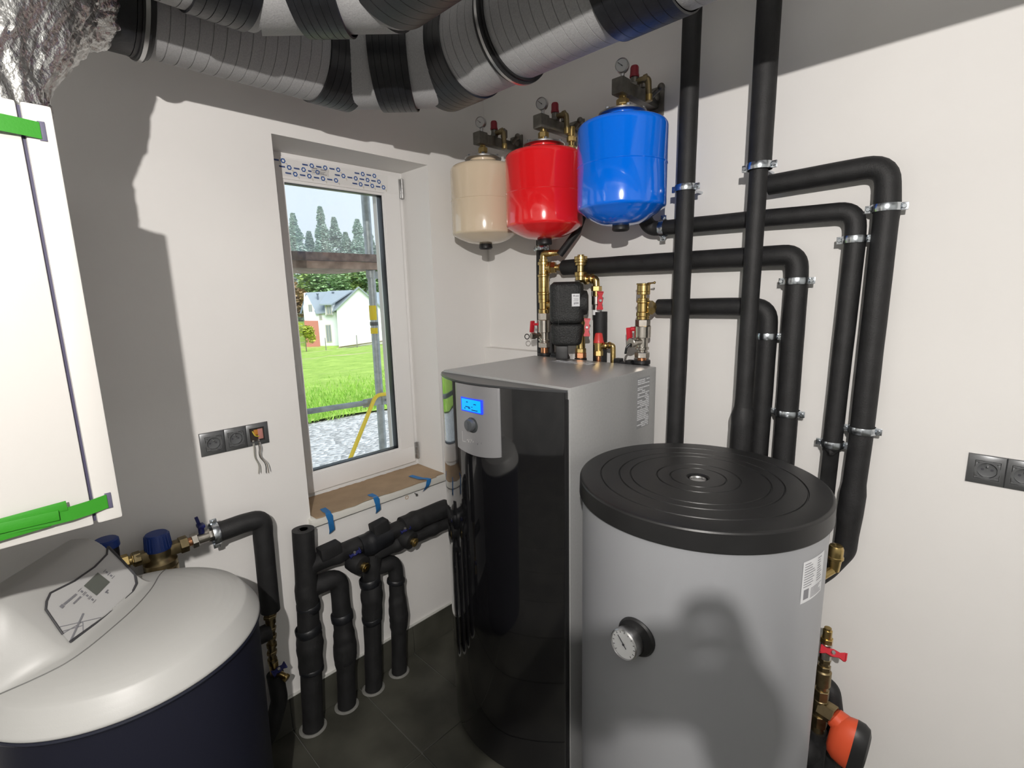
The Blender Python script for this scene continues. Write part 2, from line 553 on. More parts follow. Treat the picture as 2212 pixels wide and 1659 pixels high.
sp = nt.nodes.new('ShaderNodeSeparateColor')
nt.links.new(tc.outputs['Object'], v.inputs[0]); nt.links.new(v.outputs['Color'], sp.inputs[0]); nt.links.new(sp.outputs[0], r1.inputs[0]); nt.links.new(r1.outputs[0], b_.inputs['Base Color'])
bp = nt.nodes.new('ShaderNodeBump'); bp.inputs['Strength'].default_value = 1.0; bp.inputs['Distance'].default_value = .06; bp.invert = True
nt.links.new(v.outputs['Distance'], bp.inputs['Height']); nt.links.new(bp.outputs[0], b_.inputs['Normal'])
# gravel yard and lawn
def ground(name, x_near, x_far, nx, material, dz, wav):
    mb = MB(); ny = 70; vs_ = []; fs = []
    for i in range(nx + 1):
        for j in range(ny + 1):
            y = -30 + 75 * (j / ny)
            xa = x_near(y); xb = x_far(y)
            t = (i / nx) ** 1.6
            x = xa + (xb - xa) * t
            z = gz(x) + dz + wav * noise.noise(Vector((x * .8, y * .8, 0)))
            vs_.append((x, y, z))
    for i in range(nx):
        for j in range(ny):
            a = i * (ny + 1) + j
            fs.append((a, a + 1, a + ny + 2, a + ny + 1))
    mb.add(vs_, fs)
    return smesh(mb.build(name, material))
edge = lambda y: -6.1 + .16 * (y - 3) + .35 * noise.noise(Vector((y * .9, 0, 5))) + .15 * noise.noise(Vector((y * 3.1, 0, 5)))
ground('gravel_yard', lambda y: -.45, lambda y: edge(y) - 1.2, 20, M_GRAVEL, 0, .04)
ground('lawn', lambda y: edge(y), lambda y: -150, 60, M_GRASS, .03, .10)
# grass tufts at the near lawn edge: uncountable blades, one object
mb = MB()
for k in range(9000):
    y = random.uniform(.5, 9); x = edge(y) - abs(random.gauss(0, 1)) * 3.2 + .1
    z = gz(x) + .03; h = random.uniform(.06, .16); a = random.uniform(0, PI); w = random.uniform(.008, .02)
    dx, dy = math.cos(a) * w, math.sin(a) * w; lx, ly = random.uniform(-.06, .06), random.uniform(-.06, .06)
    mb.add([(x - dx, y - dy, z), (x + dx, y + dy, z), (x + lx, y + ly, z + h)], [(0, 1, 2)])
gb = mb.build('grass_blades', mat('blade_green', (.30, .50, .07), .8, col2=(.18, .36, .04), nscale=1.5), origin=(-7, 4, -.4), smooth=0)
gb['kind'] = 'stuff'; tag(gb, 'bright green grass blades at the edge of the gravel yard', 'grass')

# scaffold outside the window
M_GALV = mat('galvanised_tube', (.46, .48, .49), .5, .55, noise_amt=.25, nscale=30)
SX = -.9
sc = thing('scaffold_post', (SX, -.15, gz(SX)), 'galvanised scaffold post with yellow tags seen through the window', 'scaffold')
mb = MB(); mb.cyl((SX, -.155, gz(SX)), (SX, -.145, 1.90), .0242, bev=.002); mb.build('lower_tube', M_GALV, sc)
mb = MB(); mb.cyl((SX, -.148, 1.90), (SX, -.146, 3.4), .0255, bev=.002); mb.build('upper_tube', M_GALV, sc)
mb = MB(); mb.cyl((SX, -.148, 1.855), (SX, -.148, 1.905), .029, bev=.002); mb.box((SX, -.115, 1.875), (.05, .07, .045), .006); mb.build('coupler', M_GALV, sc)
mb = MB(); mb.lathe([(.0248, 0), (.0250, .001), (.0250, .088), (.0248, .089)], (SX, -.149, 1.60), seg=24)
mb.build('yellow_sticker', mat('tag_yellow', (.75, .55, .02), .5), sc)
mb = MB(); mb.lathe([(.0248, 0), (.0250, .035), (.0248, .036)], (SX, -.149, 1.515), seg=24)
mb.build('yellow_sticker', mat('tag_yellow', (.75, .55, .02), .5), sc)
mb = MB(); mb.lathe([(.0252, 0), (.0256, .002), (.0256, .02), (.0252, .022)], (SX, -.149, 1.565), seg=24); mb.build('dark_band', mat('tag_dark', (.10, .10, .10), .6), sc)
rl = thing('scaffold_rail', (SX, -.5, 1.09), 'galvanised scaffold rail crossing low behind the window pane', 'scaffold')
mb = MB(); mb.cyl((SX + .03, -2.2, 1.165), (SX + .03, -.26, 1.092), .0165); mb.box((SX + .03, -.20, 1.09), (.012, .17, .052), .004); mb.cyl((SX + .03, -.12, 1.088), (SX + .03, 1.9, 1.01), .0165)
mb.build('rail_tube', M_GALV, rl)
mb = MB(); mb.box((SX + .034, -.13, 1.09), (.02, .05, .06), .006); mb.cyl((SX + .04, -.13, 1.09), (SX + .058, -.13, 1.09), .008)
mb.build('wedge_lock', M_GALV, rl)
M_PLANK = mat('weathered_plank', (.46, .33, .27), .85, noise_amt=.4, nscale=14, bump=.4, bscale=60)
dk = thing('scaffold_deck', (SX, -.5, 1.94), 'weathered wooden scaffold planks crossing the middle of the window view', 'scaffold')
for k in range(3):
    mb = MB(); mb.box((SX - .02 - .21 * k, -1.3, 1.925), (.20, 2.42, .042), .004); mb.build('plank', M_PLANK, dk)
mb = MB(); mb.box((SX + .09, -1.3, 1.968), (.028, 2.42, .044), .003); mb.build('toe_board', mat('dark_plank', (.27, .20, .18), .85, noise_amt=.5, nscale=20), dk)
mb = MB(); pth = bend([(SX + .07, -.02, 1.10), (SX + .06, -.10, 1.13), (SX + .06, -.21, 1.135), (SX + .06, -.27, 1.03), (SX + .05, -.45, .70), (SX + .1, -.7, .1), (SX + .2, -.9, gz(SX) + .02)], .06)
mb.tube(pth, .0125, 12)
tag(mb.build('garden_hose', mat('yellow_hose', (.85, .62, .05), .4), origin=(SX, -.3, gz(SX))), 'yellow hose hung over the scaffold rail', 'hose')

# ------------------------------------------------------------------ neighbour's house (70 m off)
HD = 70
hz0 = -4.9
house = thing('house', far(0, HD, hz0), 'white rendered house with grey roof, dormer and big gable', 'house')
M_REND = mat('white_render', (.80, .82, .84), .9)
M_ROOF = mat('grey_roof', (.28, .32, .36), .6, bump=.3, bscale=3, bdist=.05)
M_TRIMG = mat('grey_roof_trim', (.13, .16, .20), .6)
M_WINF = mat('house_window_frame', (.55, .48, .42), .6)
M_WING = mat('house_window_glass', (.25, .27, .30), .15)
def hp(u, v, z): return far(u, HD + v, z)
# gable wing facing the viewer
mb = MB(); mb.prism([hp(-.7, 0, hz0), hp(5.3, 0, hz0), hp(5.3, 0, .1), hp(2.41, 0, 2.85), hp(-.6, 0, .2)], E_ * 9)
mb.build('gable_wall', M_REND, house)
mb = MB(); mb.prism([hp(-.95, -.35, .02), hp(2.41, -.35, 3.05), hp(2.41, -.35, 2.85), hp(-.75, -.35, -.02)], E_ * 10); mb.build('gable_roof', M_ROOF, house)
mb = MB(); mb.prism([hp(5.6, -.35, -.05), hp(2.41, -.35, 3.05), hp(2.41, -.35, 2.85), hp(5.4, -.35, -.1)], E_ * 10); mb.build('gable_roof', M_ROOF, house)
# long body to the left
mb = MB(); mb.prism([hp(-.6, 1.2, hz0), hp(-.6, 9, hz0), hp(-.6, 9, -.2), hp(-.6, 5, 2.4), hp(-.6, 1.2, -.25)], RT * -4.1); mb.build('body_wall', M_REND, house)
mb = MB(); mb.prism([hp(1.9, 5, 2.62), hp(-4.5, 5, 2.45), hp(-3.2, .9, -.30), hp(-.75, .9, -.05)], Vector((0, 0, -.15))); mb.build('main_roof', M_ROOF, house)
mb = MB(); mb.prism([hp(-4.45, 5, 2.35), hp(-5.35, 3.6, -.3), hp(-5.15, 3.6, -.35), hp(-4.2, 5, 2.0)], E_ * -.5); mb.build('verge_board', M_TRIMG, house)
# left gable wall with its window
mb = MB(); mb.prism([hp(-4.75, 1.5, -1.25), hp(-2.9, 1.5, -1.25), hp(-2.9, 1.5, -.35), hp(-3.2, 1.5, -.2), hp(-4.25, 1.5, 2.1), hp(-4.75, 1.5, .6)], E_ * 3); mb.build('left_gable_wall', M_REND, house)
mb = MB(); mb.prism([hp(-4.72, .7, hz0), hp(-3.05, .7, hz0), hp(-3.05, .7, -1.3), hp(-4.72, .7, -1.2)], E_ * 2); mb.build('brick_annex', mat('red_brick', (.52, .20, .16), .9), house)
# dormer
mb = MB(); mb.prism([hp(-2.7, .2, .90), hp(-1.15, .2, .88), hp(1.75, 4.5, 2.66), hp(-1.6, 4.5, 2.60)], Vector((0, 0, -.16))); mb.build('dormer_roof', M_ROOF, house)
mb = MB(); mb.prism([hp(-2.05, .7, -.6), hp(-1.1, .7, -.6), hp(-.7, 2.4, .5), hp(-.7, 2.4, 1.2), hp(-1.1, .7, .82), hp(-2.05, .7, .82)], E_ * .3); mb.build('dormer_wall', M_REND, house)
def hwin(u0, u1, z0, z1, v):
    mb = MB(); mb.prism([hp(u0, v, z0), hp(u1, v, z0), hp(u1, v, z1), hp(u0, v, z1)], E_ * -.08); w = mb.build('house_window', M_WINF, house)
    mb = MB(); um = (u0 + u1) / 2
    for a, b in ((u0 + .07, um - .03), (um + .03, u1 - .07)):
        mb.prism([hp(a, v - .08, z0 + .08), hp(b, v - .08, z0 + .08), hp(b, v - .08, z1 - .08), hp(a, v - .08, z1 - .08)], E_ * -.02)
    mb.build('pane', M_WING, w)
hwin(-2.2, -1.5, -4.2, -1.85, 1.2 - .02); hwin(-1.85, -1.22, -.5, .68, .68); hwin(-4.1, -3.62, -.3, .88, 1.48); hwin(-2.85, -2.5, -1.15, -.45, 1.18)
for u, v, z in ((-2.9, 3.4, 1.5), (-.9, 3.6, 1.7)):
    mb = MB(); mb.cyl(hp(u, v, z - .3), hp(u, v, z + .75), .11); mb.cyl(hp(u, v, z + .65), hp(u, v, z + .78), .17); mb.build('roof_vent', M_TRIMG, house)
# second wing on the right
mb = MB(); mb.prism([hp(5.3, 3, hz0), hp(12, 3, hz0), hp(12, 3, .1), hp(5.3, 3, .1)], E_ * 6); mb.build('right_wing_wall', M_REND, house)
mb = MB(); mb.prism([hp(4.9, 2.6, 0), hp(12.4, 2.6, 0), hp(12.4, 6, 2.3), hp(4.0, 6, 2.3)], Vector((0, 0, -.15))); mb.build('right_wing_roof', M_ROOF, house)
# fence posts and rails on the far lawn
M_POST = mat('grey_fence_wood', (.22, .20, .18), .9)
for k, (u, D, lab) in enumerate(((-2.0, 60, 'weathered fence post before the house door'), (1.40, 60, 'weathered fence post before the big white gable'))):
    p = far(u, D, 0); z = gz(p.x)
    mb = MB(); mb.cyl((p.x, p.y, z - .2), (p.x, p.y, z + 1.45), .055, .045, seg=8)
    tag(mb.build('fence_post', M_POST, origin=(p.x, p.y, z)), lab, 'post', 'posts on the far lawn')
lp = thing('lumber_pile', far(1.0, 64, -4.75), 'low pile of long pale and brown boards before the white gable', 'boards')
for k in range(4):
    a = far(-1.2 + .25 * k, 64 - .3 * k, -4.75 + .22 * k); b = far(5.2 + .3 * k, 64 + 1.5, -4.35 + .22 * k)
    mb = MB(); d_ = (b - a); mb.prism([a, a + Vector((0, 0, .12)), a + Vector((0, 0, .12)) + E_ * .3, a + E_ * .3], d_)
    mb.build('board', mat('board_pale' if k % 2 else 'board_brown', (.75, .70, .62) if k % 2 else (.36, .25, .20), .9), lp)

# pale haze hanging over the wooded slope
hz_m = bpy.data.materials.new('haze'); hz_m.use_nodes = True; hn = hz_m.node_tree; hn.nodes.clear()
ho = hn.nodes.new('ShaderNodeOutputMaterial'); hv = hn.nodes.new('ShaderNodeVolumeScatter'); hv.inputs['Color'].default_value = (.95, .97, 1, 1); hv.inputs['Density'].default_value = .0075; hv.inputs['Anisotropy'].default_value = 0
hn.links.new(hv.outputs[0], ho.inputs['Volume'])
mb = MB(); mb.box((-108, 42, 22), (72, 190, 70)); hz_o = mb.build('haze', hz_m, origin=(-108, 42, -13), smooth=0); hz_o['kind'] = 'stuff'; tag(hz_o, 'pale haze over the wooded slope behind the house', 'haze')
# ------------------------------------------------------------------ trees
def leafy(name, base, height, rad, crown0, nleaf, lsize, m_leaf, label, group, blobs, trunk_r=.15, conifer=False):
    t = thing(name, base, label, 'tree', group)
    bx, by, bz = base
    mb = MB(); mb.cyl((bx, by, bz - .3), (bx, by, bz + height * (.9 if conifer else crown0 + .25)), trunk_r, trunk_r * .35, seg=8)
    mb.build('trunk', mat('bark', (.16, .12, .09), .9), t)
    mb = MB(); V = []; Fc = []
    def leaf(p, s, nrm_up=.3):
        a = random.uniform(0, 2 * PI)
        d1 = Vector((math.cos(a), math.sin(a), random.uniform(-.5, .5))).normalized()
        d2 = d1.cross(Vector((random.uniform(-1, 1), random.uniform(-1, 1), 1))).normalized()
        o = len(V)
        V.extend([p - d1 * s, p + d2 * s * .6, p + d1 * s, p - d2 * s * .6])
        Fc.append((o, o + 1, o + 2, o + 3))
    if conifer:
        for k in range(nleaf):
            h = random.random() ** .9 + random.gauss(0, .015)
            h = min(.995, max(0, h))
            z = bz + height * (crown0 + (1 - crown0) * h)
            tier = 1 - .40 * ((h * 7 + bx) % 1) + .25 * noise.noise(Vector((h * 9, bx, by)))
            rr = rad * (1 - h) ** .85 * tier * (.55 + .6 * abs(noise.noise(Vector((h * 6 + bx, by, 1))))) + .25
            a = random.uniform(0, 2 * PI); q = rr * math.sqrt(random.uniform(.25, 1))
            leaf(Vector((bx + q * math.cos(a), by + q * math.sin(a), z - q * .35)), lsize * (.6 + .5 * (1 - h)))
    else:
        cs = []
        for k in range(blobs):
            a = random.uniform(0, 2 * PI); q = rad * .62 * math.sqrt(random.random())
            zz = bz + height * (crown0 + (1 - crown0) * random.uniform(.2, .78))
            cs.append((Vector((bx + q * math.cos(a), by + q * math.sin(a), zz)), rad * random.uniform(.32, .52)))
        for k in range(nleaf):
            c, r = random.choice(cs)
            d = Vector((random.gauss(0, 1), random.gauss(0, 1), random.gauss(0, 1))).normalized()
            leaf(c + d * r * random.uniform(.75, 1.05), lsize)
    mb.add(V, Fc)
    mb.build('foliage', m_leaf, t, smooth=0)
def mleaf(name, c, c2):
    m = mat(name, c, .8, col2=c2, nscale=.6)
    return m
ML1 = mleaf('leaf_bright', (.48, .62, .20), (.32, .46, .14))
ML2 = mleaf('leaf_mid', (.36, .52, .24), (.24, .38, .17))
ML3 = mleaf('haze_pale_needle', (.50, .60, .52), (.38, .50, .43))  # distance haze put into the colour: paler than the nearer leaves
ML4 = mleaf('leaf_yellow', (.60, .62, .10), (.40, .46, .07))
ML5 = mleaf('leaf_russet', (.42, .26, .14), (.30, .22, .10))
dec = [(-7.0, 82, 11.5, 3.6, ML5, 'russet broadleaf tree behind the left gable of the house'),
       (-4.6, 88, 13.0, 3.6, ML1, 'yellow-green broadleaf tree above the left end of the house roof'),
       (-1.2, 86, 13.0, 3.6, ML2, 'mid-green broadleaf tree above the dormer'),
       (2.2, 88, 13.5, 3.6, ML1, 'yellow-green broadleaf tree behind the big gable apex'),
       (5.6, 86, 13.0, 3.6, ML2, 'mid-green broadleaf tree behind the scaffold post'),
       (9.0, 88, 13.0, 3.6, ML1, 'yellow-green broadleaf tree at the right edge of the pane'),
       (-10.5, 86, 12.5, 3.6, ML2, 'mid-green broadleaf tree at the left edge of the pane')]
for u, D, h, r, m, lab in dec:
    p = far(u, D, 0); leafy('broadleaf_tree', (p.x, p.y, gz(p.x) - .5), h, r, .2, 2200, .34, m, lab, 'broadleaf trees behind the house', 12, .2)
con = [(-9.5, 112, 20, 'tall pale conifer at the left edge of the pane'), (-7.4, 108, 20.5, 'pale conifer leftmost of the clear treetops'), (-5.0, 112, 17.5, 'shorter pale conifer left of the tallest treetop'),
       (-2.4, 108, 22, 'tallest pale conifer on the skyline'), (.0, 112, 20.5, 'pale conifer just right of the tallest treetop'), (2.0, 110, 17.5, 'low pale conifer in the middle of the skyline'),
       (4.4, 108, 20, 'pale conifer left of the scaffold post'), (6.8, 112, 18, 'pale conifer right of the scaffold post'), (9.5, 110, 20, 'pale conifer at the right edge of the pane')]
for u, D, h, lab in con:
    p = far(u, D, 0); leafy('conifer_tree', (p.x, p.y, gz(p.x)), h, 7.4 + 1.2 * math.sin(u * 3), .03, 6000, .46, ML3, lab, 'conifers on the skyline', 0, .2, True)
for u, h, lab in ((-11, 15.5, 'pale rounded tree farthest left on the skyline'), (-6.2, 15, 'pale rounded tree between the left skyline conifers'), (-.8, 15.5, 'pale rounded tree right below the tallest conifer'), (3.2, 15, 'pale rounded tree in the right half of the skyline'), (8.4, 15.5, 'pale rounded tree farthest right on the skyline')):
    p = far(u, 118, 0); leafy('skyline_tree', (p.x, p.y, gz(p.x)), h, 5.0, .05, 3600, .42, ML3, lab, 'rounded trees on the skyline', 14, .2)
p = far(-4.2, 62, 0); leafy('small_tree', (p.x, p.y, gz(p.x)), 3.2, 1.25, .30, 900, .17, ML4, 'small yellow-green garden tree before the red annex', 'garden tree', 9, .07)

# ================================================================== HEAT PUMP
M_SILVER = mat('silver_sheet_metal', (.47, .475, .475), .36, .4, noise_amt=.05, nscale=120)
M_GLOSSB = mat('gloss_black_panel', (.006, .006, .007), .06, coat=1.0)
M_DGREY = mat('dark_grey_trim', (.045, .047, .050), .3)
M_CTRL = mat('silver_control_panel', (.40, .40, .415), .3, .6)
HX0, HX1, HYF, HYB, HZ = .42, 1.02, -.65, -.13, 1.466
hpmp = thing('heat_pump', (.72, -.4, 0), 'tall heat pump with glossy black curved front and silver casing', 'heat pump')
mb = MB(); mb.box((.72, (HYF + HYB) / 2, .735), (.60, HYB - HYF, 1.462), .004)
mb.build('casing', M_SILVER, hpmp)
mb = MB(); mb.box((.690, -.085, .70), (.52, .09, 1.40), .004)
mb.build('connection_box', M_DGREY, hpmp)
# curved front: plan curve from left edge to right edge
FC = [(.405, -.640), (.412, -.655), (.44, -.678), (.49, -.705), (.545, -.726), (.605, -.740), (.66, -.744), (.72, -.742), (.78, -.733), (.84, -.718), (.90, -.700), (.955, -.681), (.995, -.666), (1.008, -.660), (1.012, -.652)]
def strip(mb, curve, z0, z1, th, back=.02):
    n = len(curve); vs_ = []
    for (x_, y_) in curve:
        vs_ += [(x_, y_, z0), (x_, y_, z1), (x_, y_ + back, z1), (x_, y_ + back, z0)]
    fs = [(0, 1, 2, 3), (4 * n - 4, 4 * n - 1, 4 * n - 2, 4 * n - 3)]
    for i in range(n - 1):
        a = i * 4; c = a + 4
        fs += [(a, c, c + 1, a + 1), (a + 1, c + 1, c + 2, a + 2), (a + 2, c + 2, c + 3, a + 3), (a + 3, c + 3, c, a)]
    mb.add(vs_, fs)
def finec(curve, k=5):
    # Catmull-Rom refine
    out = []
    P = [curve[0]] + list(curve) + [curve[-1]]
    for i in range(1, len(P) - 2):
        p0, p1, p2, p3 = P[i - 1], P[i], P[i + 1], P[i + 2]
        for q in range(k):
            t = q / k
            out.append(tuple(.5 * ((2 * b) + (-a + c) * t + (2 * a - 5 * b + 4 * c - d) * t * t + (-a + 3 * b - 3 * c + d) * t ** 3) for a, b, c, d in zip(p0, p1, p2, p3)))
    out.append(curve[-1])
    return out
FCF = finec(FC)
mb = MB(); strip(mb, FCF, .025, 1.452, .02); mb.build('front_panel', M_GLOSSB, hpmp)
# dark infill between curved front and casing, top trim
mb = MB(); mb.prism([(x_, y_ + .004, 1.444) for x_, y_ in FCF] + [(1.015, -.648, 1.444), (.42, -.648, 1.444)], (0, 0, .014)); mb.build('front_top_trim', M_DGREY, hpmp)
mb = MB(); mb.box((.72, -.655, .72), (.59, .012, 1.42)); mb.build('front_frame', M_RUBBER, hpmp)
# silver control panel, following the curve and bowed at its lower edge
CP = finec([(.603, -.7430), (.612, -.7475), (.66, -.7515), (.71, -.7510), (.76, -.7440), (.796, -.7360), (.804, -.7300)], 6)
mb = MB(); n = len(CP); vs_ = []; fs = []
rows = 14
for i, (x_, y_) in enumerate(CP):
    u = (x_ - .603) / .201
    zb = 1.226 - .012 * (1 - (2 * u - 1) ** 2)
    for k in range(rows + 1):
        t = k / rows
        vs_.append((x_, y_ - .004 * math.sin(PI * min(1, t * 1.0)) * 0, zb + (1.452 - zb) * t))
    vs_.append((x_, y_ + .02, 1.452)); vs_.append((x_, y_ + .02, zb))
S_ = rows + 3
for i in range(n - 1):
    for k in range(rows):
        a = i * S_ + k; c = a + S_
        fs.append((a, c, c + 1, a + 1))
    a = i * S_; c = a + S_
    fs += [(a + rows, c + rows, c + rows + 1, a + rows + 1), (a + rows + 2, c + rows + 2, c, a)]
fs += [tuple(range(S_)), tuple((n - 1) * S_ + k for k in reversed(range(S_)))]
mb.add(vs_, fs); ctrl = mb.build('control_panel', M_CTRL, hpmp)
mb = MB(); mb.box((.692, -.7502, 1.385), (.104, .006, .048), .002); mb.build('display_bezel', mat('display_blue_edge', (.02, .05, .5), .3, emit=(.01, .04, .9), estr=.9), ctrl)
mb = MB(); mb.box((.692, -.7538, 1.385), (.092, .002, .039), .001)
mb.build('display_screen', mat('lit_lcd', (.0, .2, .6), .3, emit=(.0, .38, 1.0), estr=.95), ctrl)
mb = MB()
for (a, b, w) in ((-.03, -.012, .006), (-.016, -.006, .022), (-.008, -.010, .01), (.006, -.004, .004), (.018, -.014, .03), (.02, .006, .012), (-.018, .01, .008)):
    mb.box((.692 + a, -.7552, 1.385 + b), (w, .0008, .0028))
d_ = mb.build('display_digits', mat('lcd_dark', (.0, .02, .15), .4), ctrl)
kb = MB(); kb.lathe([(.028, 0), (.028, .003), (.024, .005)], (.690, -.7480, 1.318), (0, -1, 0), 32); k0 = kb.build('knob_recess', mat('knob_ring', (.10, .11, .115), .25, .6), ctrl)
kb = MB(); kb.lathe([(.021, 0), (.0215, .012), (.019, .018), (.010, .0195)], (.690, -.751, 1.320), (0, -1, 0), 32); kb.box((.690, -.772, 1.320), (.008, .004, .024), .001); kb.build('knob', mat('knob_grey', (.12, .13, .14), .3, .4), ctrl)
mb = MB()
mb.box((.640, -.7505, 1.272), (.0016, .002, .034)); mb.box((.647, -.7508, 1.254), (.016, .002, .0016))
for k in range(22):
    if k in (8, 9, 13): continue
    mb.box((.664 + k * .0047, -.7522 + max(0, k - 10) * .0011, 1.262 + .004 * math.sin(k * 2.7)), (.0026, .002, .0022 + .002 * (k % 3)))
mb.build('maker_emblem', mat('emblem_chrome', (.85, .85, .86), .12, 1.0), ctrl)['kind'] = 'stuff'
# rating plates
mb = MB(); mb.box((1.0208, -.2225, 1.348), (.0006, .088, .184)); rp = mb.build('rating_plate', mat('plate_grey', (.36, .365, .375), .45, .3), hpmp)
mb = MB(); random.seed(3)
for k in range(26):
    z = 1.432 - k * .0068; y = -.262
    while y < -.184:
        w = random.uniform(.004, .03); w = min(w, -.182 - y)
        if random.random() < .72: mb.box((1.0213, y + w / 2, z), (.0006, w, .0038))
        y += w + .003
pr_ = mb.build('plate_print', M_LABEL, hpmp); pr_['kind'] = 'stuff'
mb = MB(); mb.prism([(.602, -.18, 1.4662), (.79, -.172, 1.4662), (.822, -.248, 1.4662), (.605, -.243, 1.4662)], (0, 0, .0005)); mb.build('top_label', mat('clear_label', (.40, .405, .415), .3, .6), hpmp)
mb = MB()
for k in range(9):
    for q in range(7):
        if random.random() < .75: mb.box((.62 + q * .027 + random.uniform(-.003, .003), -.186 - k * .0065, 1.4668), (random.uniform(.010, .024), .0025, .0003))
pp = mb.build('top_label_print', M_LABEL, hpmp); pp['kind'] = 'stuff'

M_LIDB = mat('black_lid_plastic', (.016, .016, .0165), .40, noise_amt=.3, nscale=7, bump=.06, bscale=260, spec=.4)
# ================================================================== SILVER STORAGE TANK
TX, TY, TR, TZ = 1.374, -.555, .311, 1.25
tank = thing('storage_tank', (TX, TY, 0), 'silver-grey hot water tank with round black lid and dial', 'tank')
M_TANK = mat('tank_foil', (.42, .43, .455), .42, .45, bump=.05, bscale=500)
mb = MB(); mb.lathe([(TR - .012, .02), (TR - .006, .022), (TR - .006, 1.205), (TR - .012, 1.206)], (TX, TY, 0), seg=96); mb.build('jacket', M_TANK, tank)
mb = MB(); mb.lathe([(.20, 0), (.20, .03)], (TX, TY, 0), seg=40); mb.build('foot_ring', M_RUBBER, tank)
gr = []
def gv(r, d=.0022, w=.003): return [(r - w, 0), (r, -d), (r + w, 0)]
prof = [(.026, -.016), (.026, -.002), (.030, .0)]
for r, d in ((.070, -.0022), (.105, -.0022), (.175, -.0024), (.205, -.0024), (.255, -.0024)):
    prof += [(r - .0024, 0), (r - .0009, -.0032), (r + .0009, -.0032), (r + .0024, 0)]
prof += [(.304, 0), (.3075, -.0006), (.3105, -.0025), (.3125, -.006), (.3135, -.048), (.3120, -.0505), (.300, -.051)]
mb = MB(); mb.lathe([(r, h) for r, h in prof], (TX, TY, TZ), seg=128); lid = mb.build('lid', M_LIDB, tank, smooth=24)
mb = MB(); mb.lathe([(.001, -.014), (.018, -.014), (.019, -.006), (.021, -.004), (.024, -.008)], (TX, TY, TZ), seg=24); mb.build('lid_plug', M_STEEL, tank)
# dial thermometer
gd = Vector((-.08, -1, 0.06)).normalized(); gc = Vector((TX - .012, TY - TR + .004, .932))
mb = MB(); mb.lathe([(.047, -.004), (.047, .004), (.043, .008), (.030, .009)], gc + Vector((.012, .004, .012)), (0, -1, 0), 40); th_o = mb.build('thermometer_rosette', M_RUBBER, tank)
mb = MB(); mb.lathe([(.030, .0), (.036, .004), (.0365, .030), (.034, .033), (.0325, .0305), (.0325, .0280)], gc, gd, 40, cap=False); gcase = mb.build('thermometer_case', M_STEEL, tank)
mb = MB(); mb.lathe([(.0005, .0295), (.033, .0295)], gc, gd, 40, cap=False); mb.build('thermometer_dial', mat('dial_white', (.78, .79, .80), .4), gcase)
gx, gy, gz_ = frame_axes(gd)
mb = MB()
for k in range(13):
    a = math.radians(-45 + k * 22.5); e = gx * math.cos(a) + gy * math.sin(a)
    p = gc + gz_ * .0300 + e * .027
    mb.cyl(p, p + e * .004, .0007, seg=5)
mb.build('dial_ticks', M_INK, gcase)
a = math.radians(45); e = (gx * (1 if gx.x < 0 else -1)) * math.cos(a) + gy * (1 if gy.z > 0 else -1) * math.sin(a)
mb = MB(); p = gc + gz_ * .0308; mb.cyl(p - e * .011, p + e * .024, .0009, seg=6); mb.lathe([(.003, 0), (.003, .001)], p, gd, 12); mb.build('dial_needle', M_INK, gcase)
# rating plate bent around the jacket
mb = MB(); vs_ = []; fs = []; n = 10; a0, a1 = math.radians(-20.5), math.radians(-3); rr = TR - .0055
def jp(a, z, r=rr): return (TX + r * math.cos(a), TY + r * math.sin(a), z)
for i in range(n + 1):
    a = a0 + (a1 - a0) * i / n
    vs_ += [jp(a, 1.058), jp(a, 1.158)]
for i in range(n): fs.append((2 * i, 2 * i + 2, 2 * i + 3, 2 * i + 1))
mb.add(vs_, fs); mb.build('rating_plate', M_LABEL, tank)
mb = MB()
def jbar(a_, b_, z, h):
    n = 4; vs_ = []; fs = []
    for i in range(n + 1):
        a = a_ + (b_ - a_) * i / n; vs_ += [jp(a, z, rr + .0005), jp(a, z + h, rr + .0005)]
    for i in range(n): fs.append((2 * i, 2 * i + 2, 2 * i + 3, 2 * i + 1))
    mb.add(vs_, fs)
for k in range(10):
    z = 1.150 - k * .0060
    jbar(math.radians(-19.5), math.radians(-19.5 + random.uniform(4, 8)), z, .0020); jbar(math.radians(-9.8), math.radians(-9.8 + random.uniform(2, 5)), z, .0022)
for k in range(7): jbar(math.radians(-14), math.radians(-6 + random.uniform(-2, 2)), 1.085 - k * .0036, .0016)
jbar(math.radians(-19), math.radians(-15.5), 1.066, .024)
pp = mb.build('plate_print', M_GREYINK, tank); pp['kind'] = 'stuff'

# ================================================================== VENTILATION UNIT (white, green straps)
VX, VY, VZ0, VZ1 = .775, -1.6875, 1.356, 2.055
vent = thing('ventilation_unit', (.38, -2.0, VZ0), 'white ventilation unit with green straps high on the wall', 'ventilation unit')
M_VENT = mat('white_powder_coat', (.60, .585, .56), .4)
mb = MB(); mb.box((VX / 2 - .005, VY - .335, (VZ0 + VZ1) / 2), (VX - .01, .67, VZ1 - VZ0 - .004), .006); mb.build('body', M_VENT, vent)
mb = MB(); mb.box((VX - .0045, VY - .0185, (VZ0 + VZ1) / 2), (.025, .037, VZ1 - VZ0), .005); mb.build('side_frame', M_VENT, vent)
mb = MB(); mb.box((VX - .0045, VY - .0405 - .31, (VZ0 + VZ1) / 2), (.025, .618, VZ1 - VZ0), .004); mb.build('door', M_VENT, vent)
mb = MB(); mb.box((VX - .0085, VY - .0385, (VZ0 + VZ1) / 2), (.02, .006, VZ1 - VZ0 - .01)); mb.build('door_gap_strip', mat('gap_violet_grey', (.05, .045, .09), .6), vent)  # door gap drawn as a dark violet-grey strip
M_GREEN = mat('green_strap', (.028, .24, .012), .5, bump=.1, bscale=300)
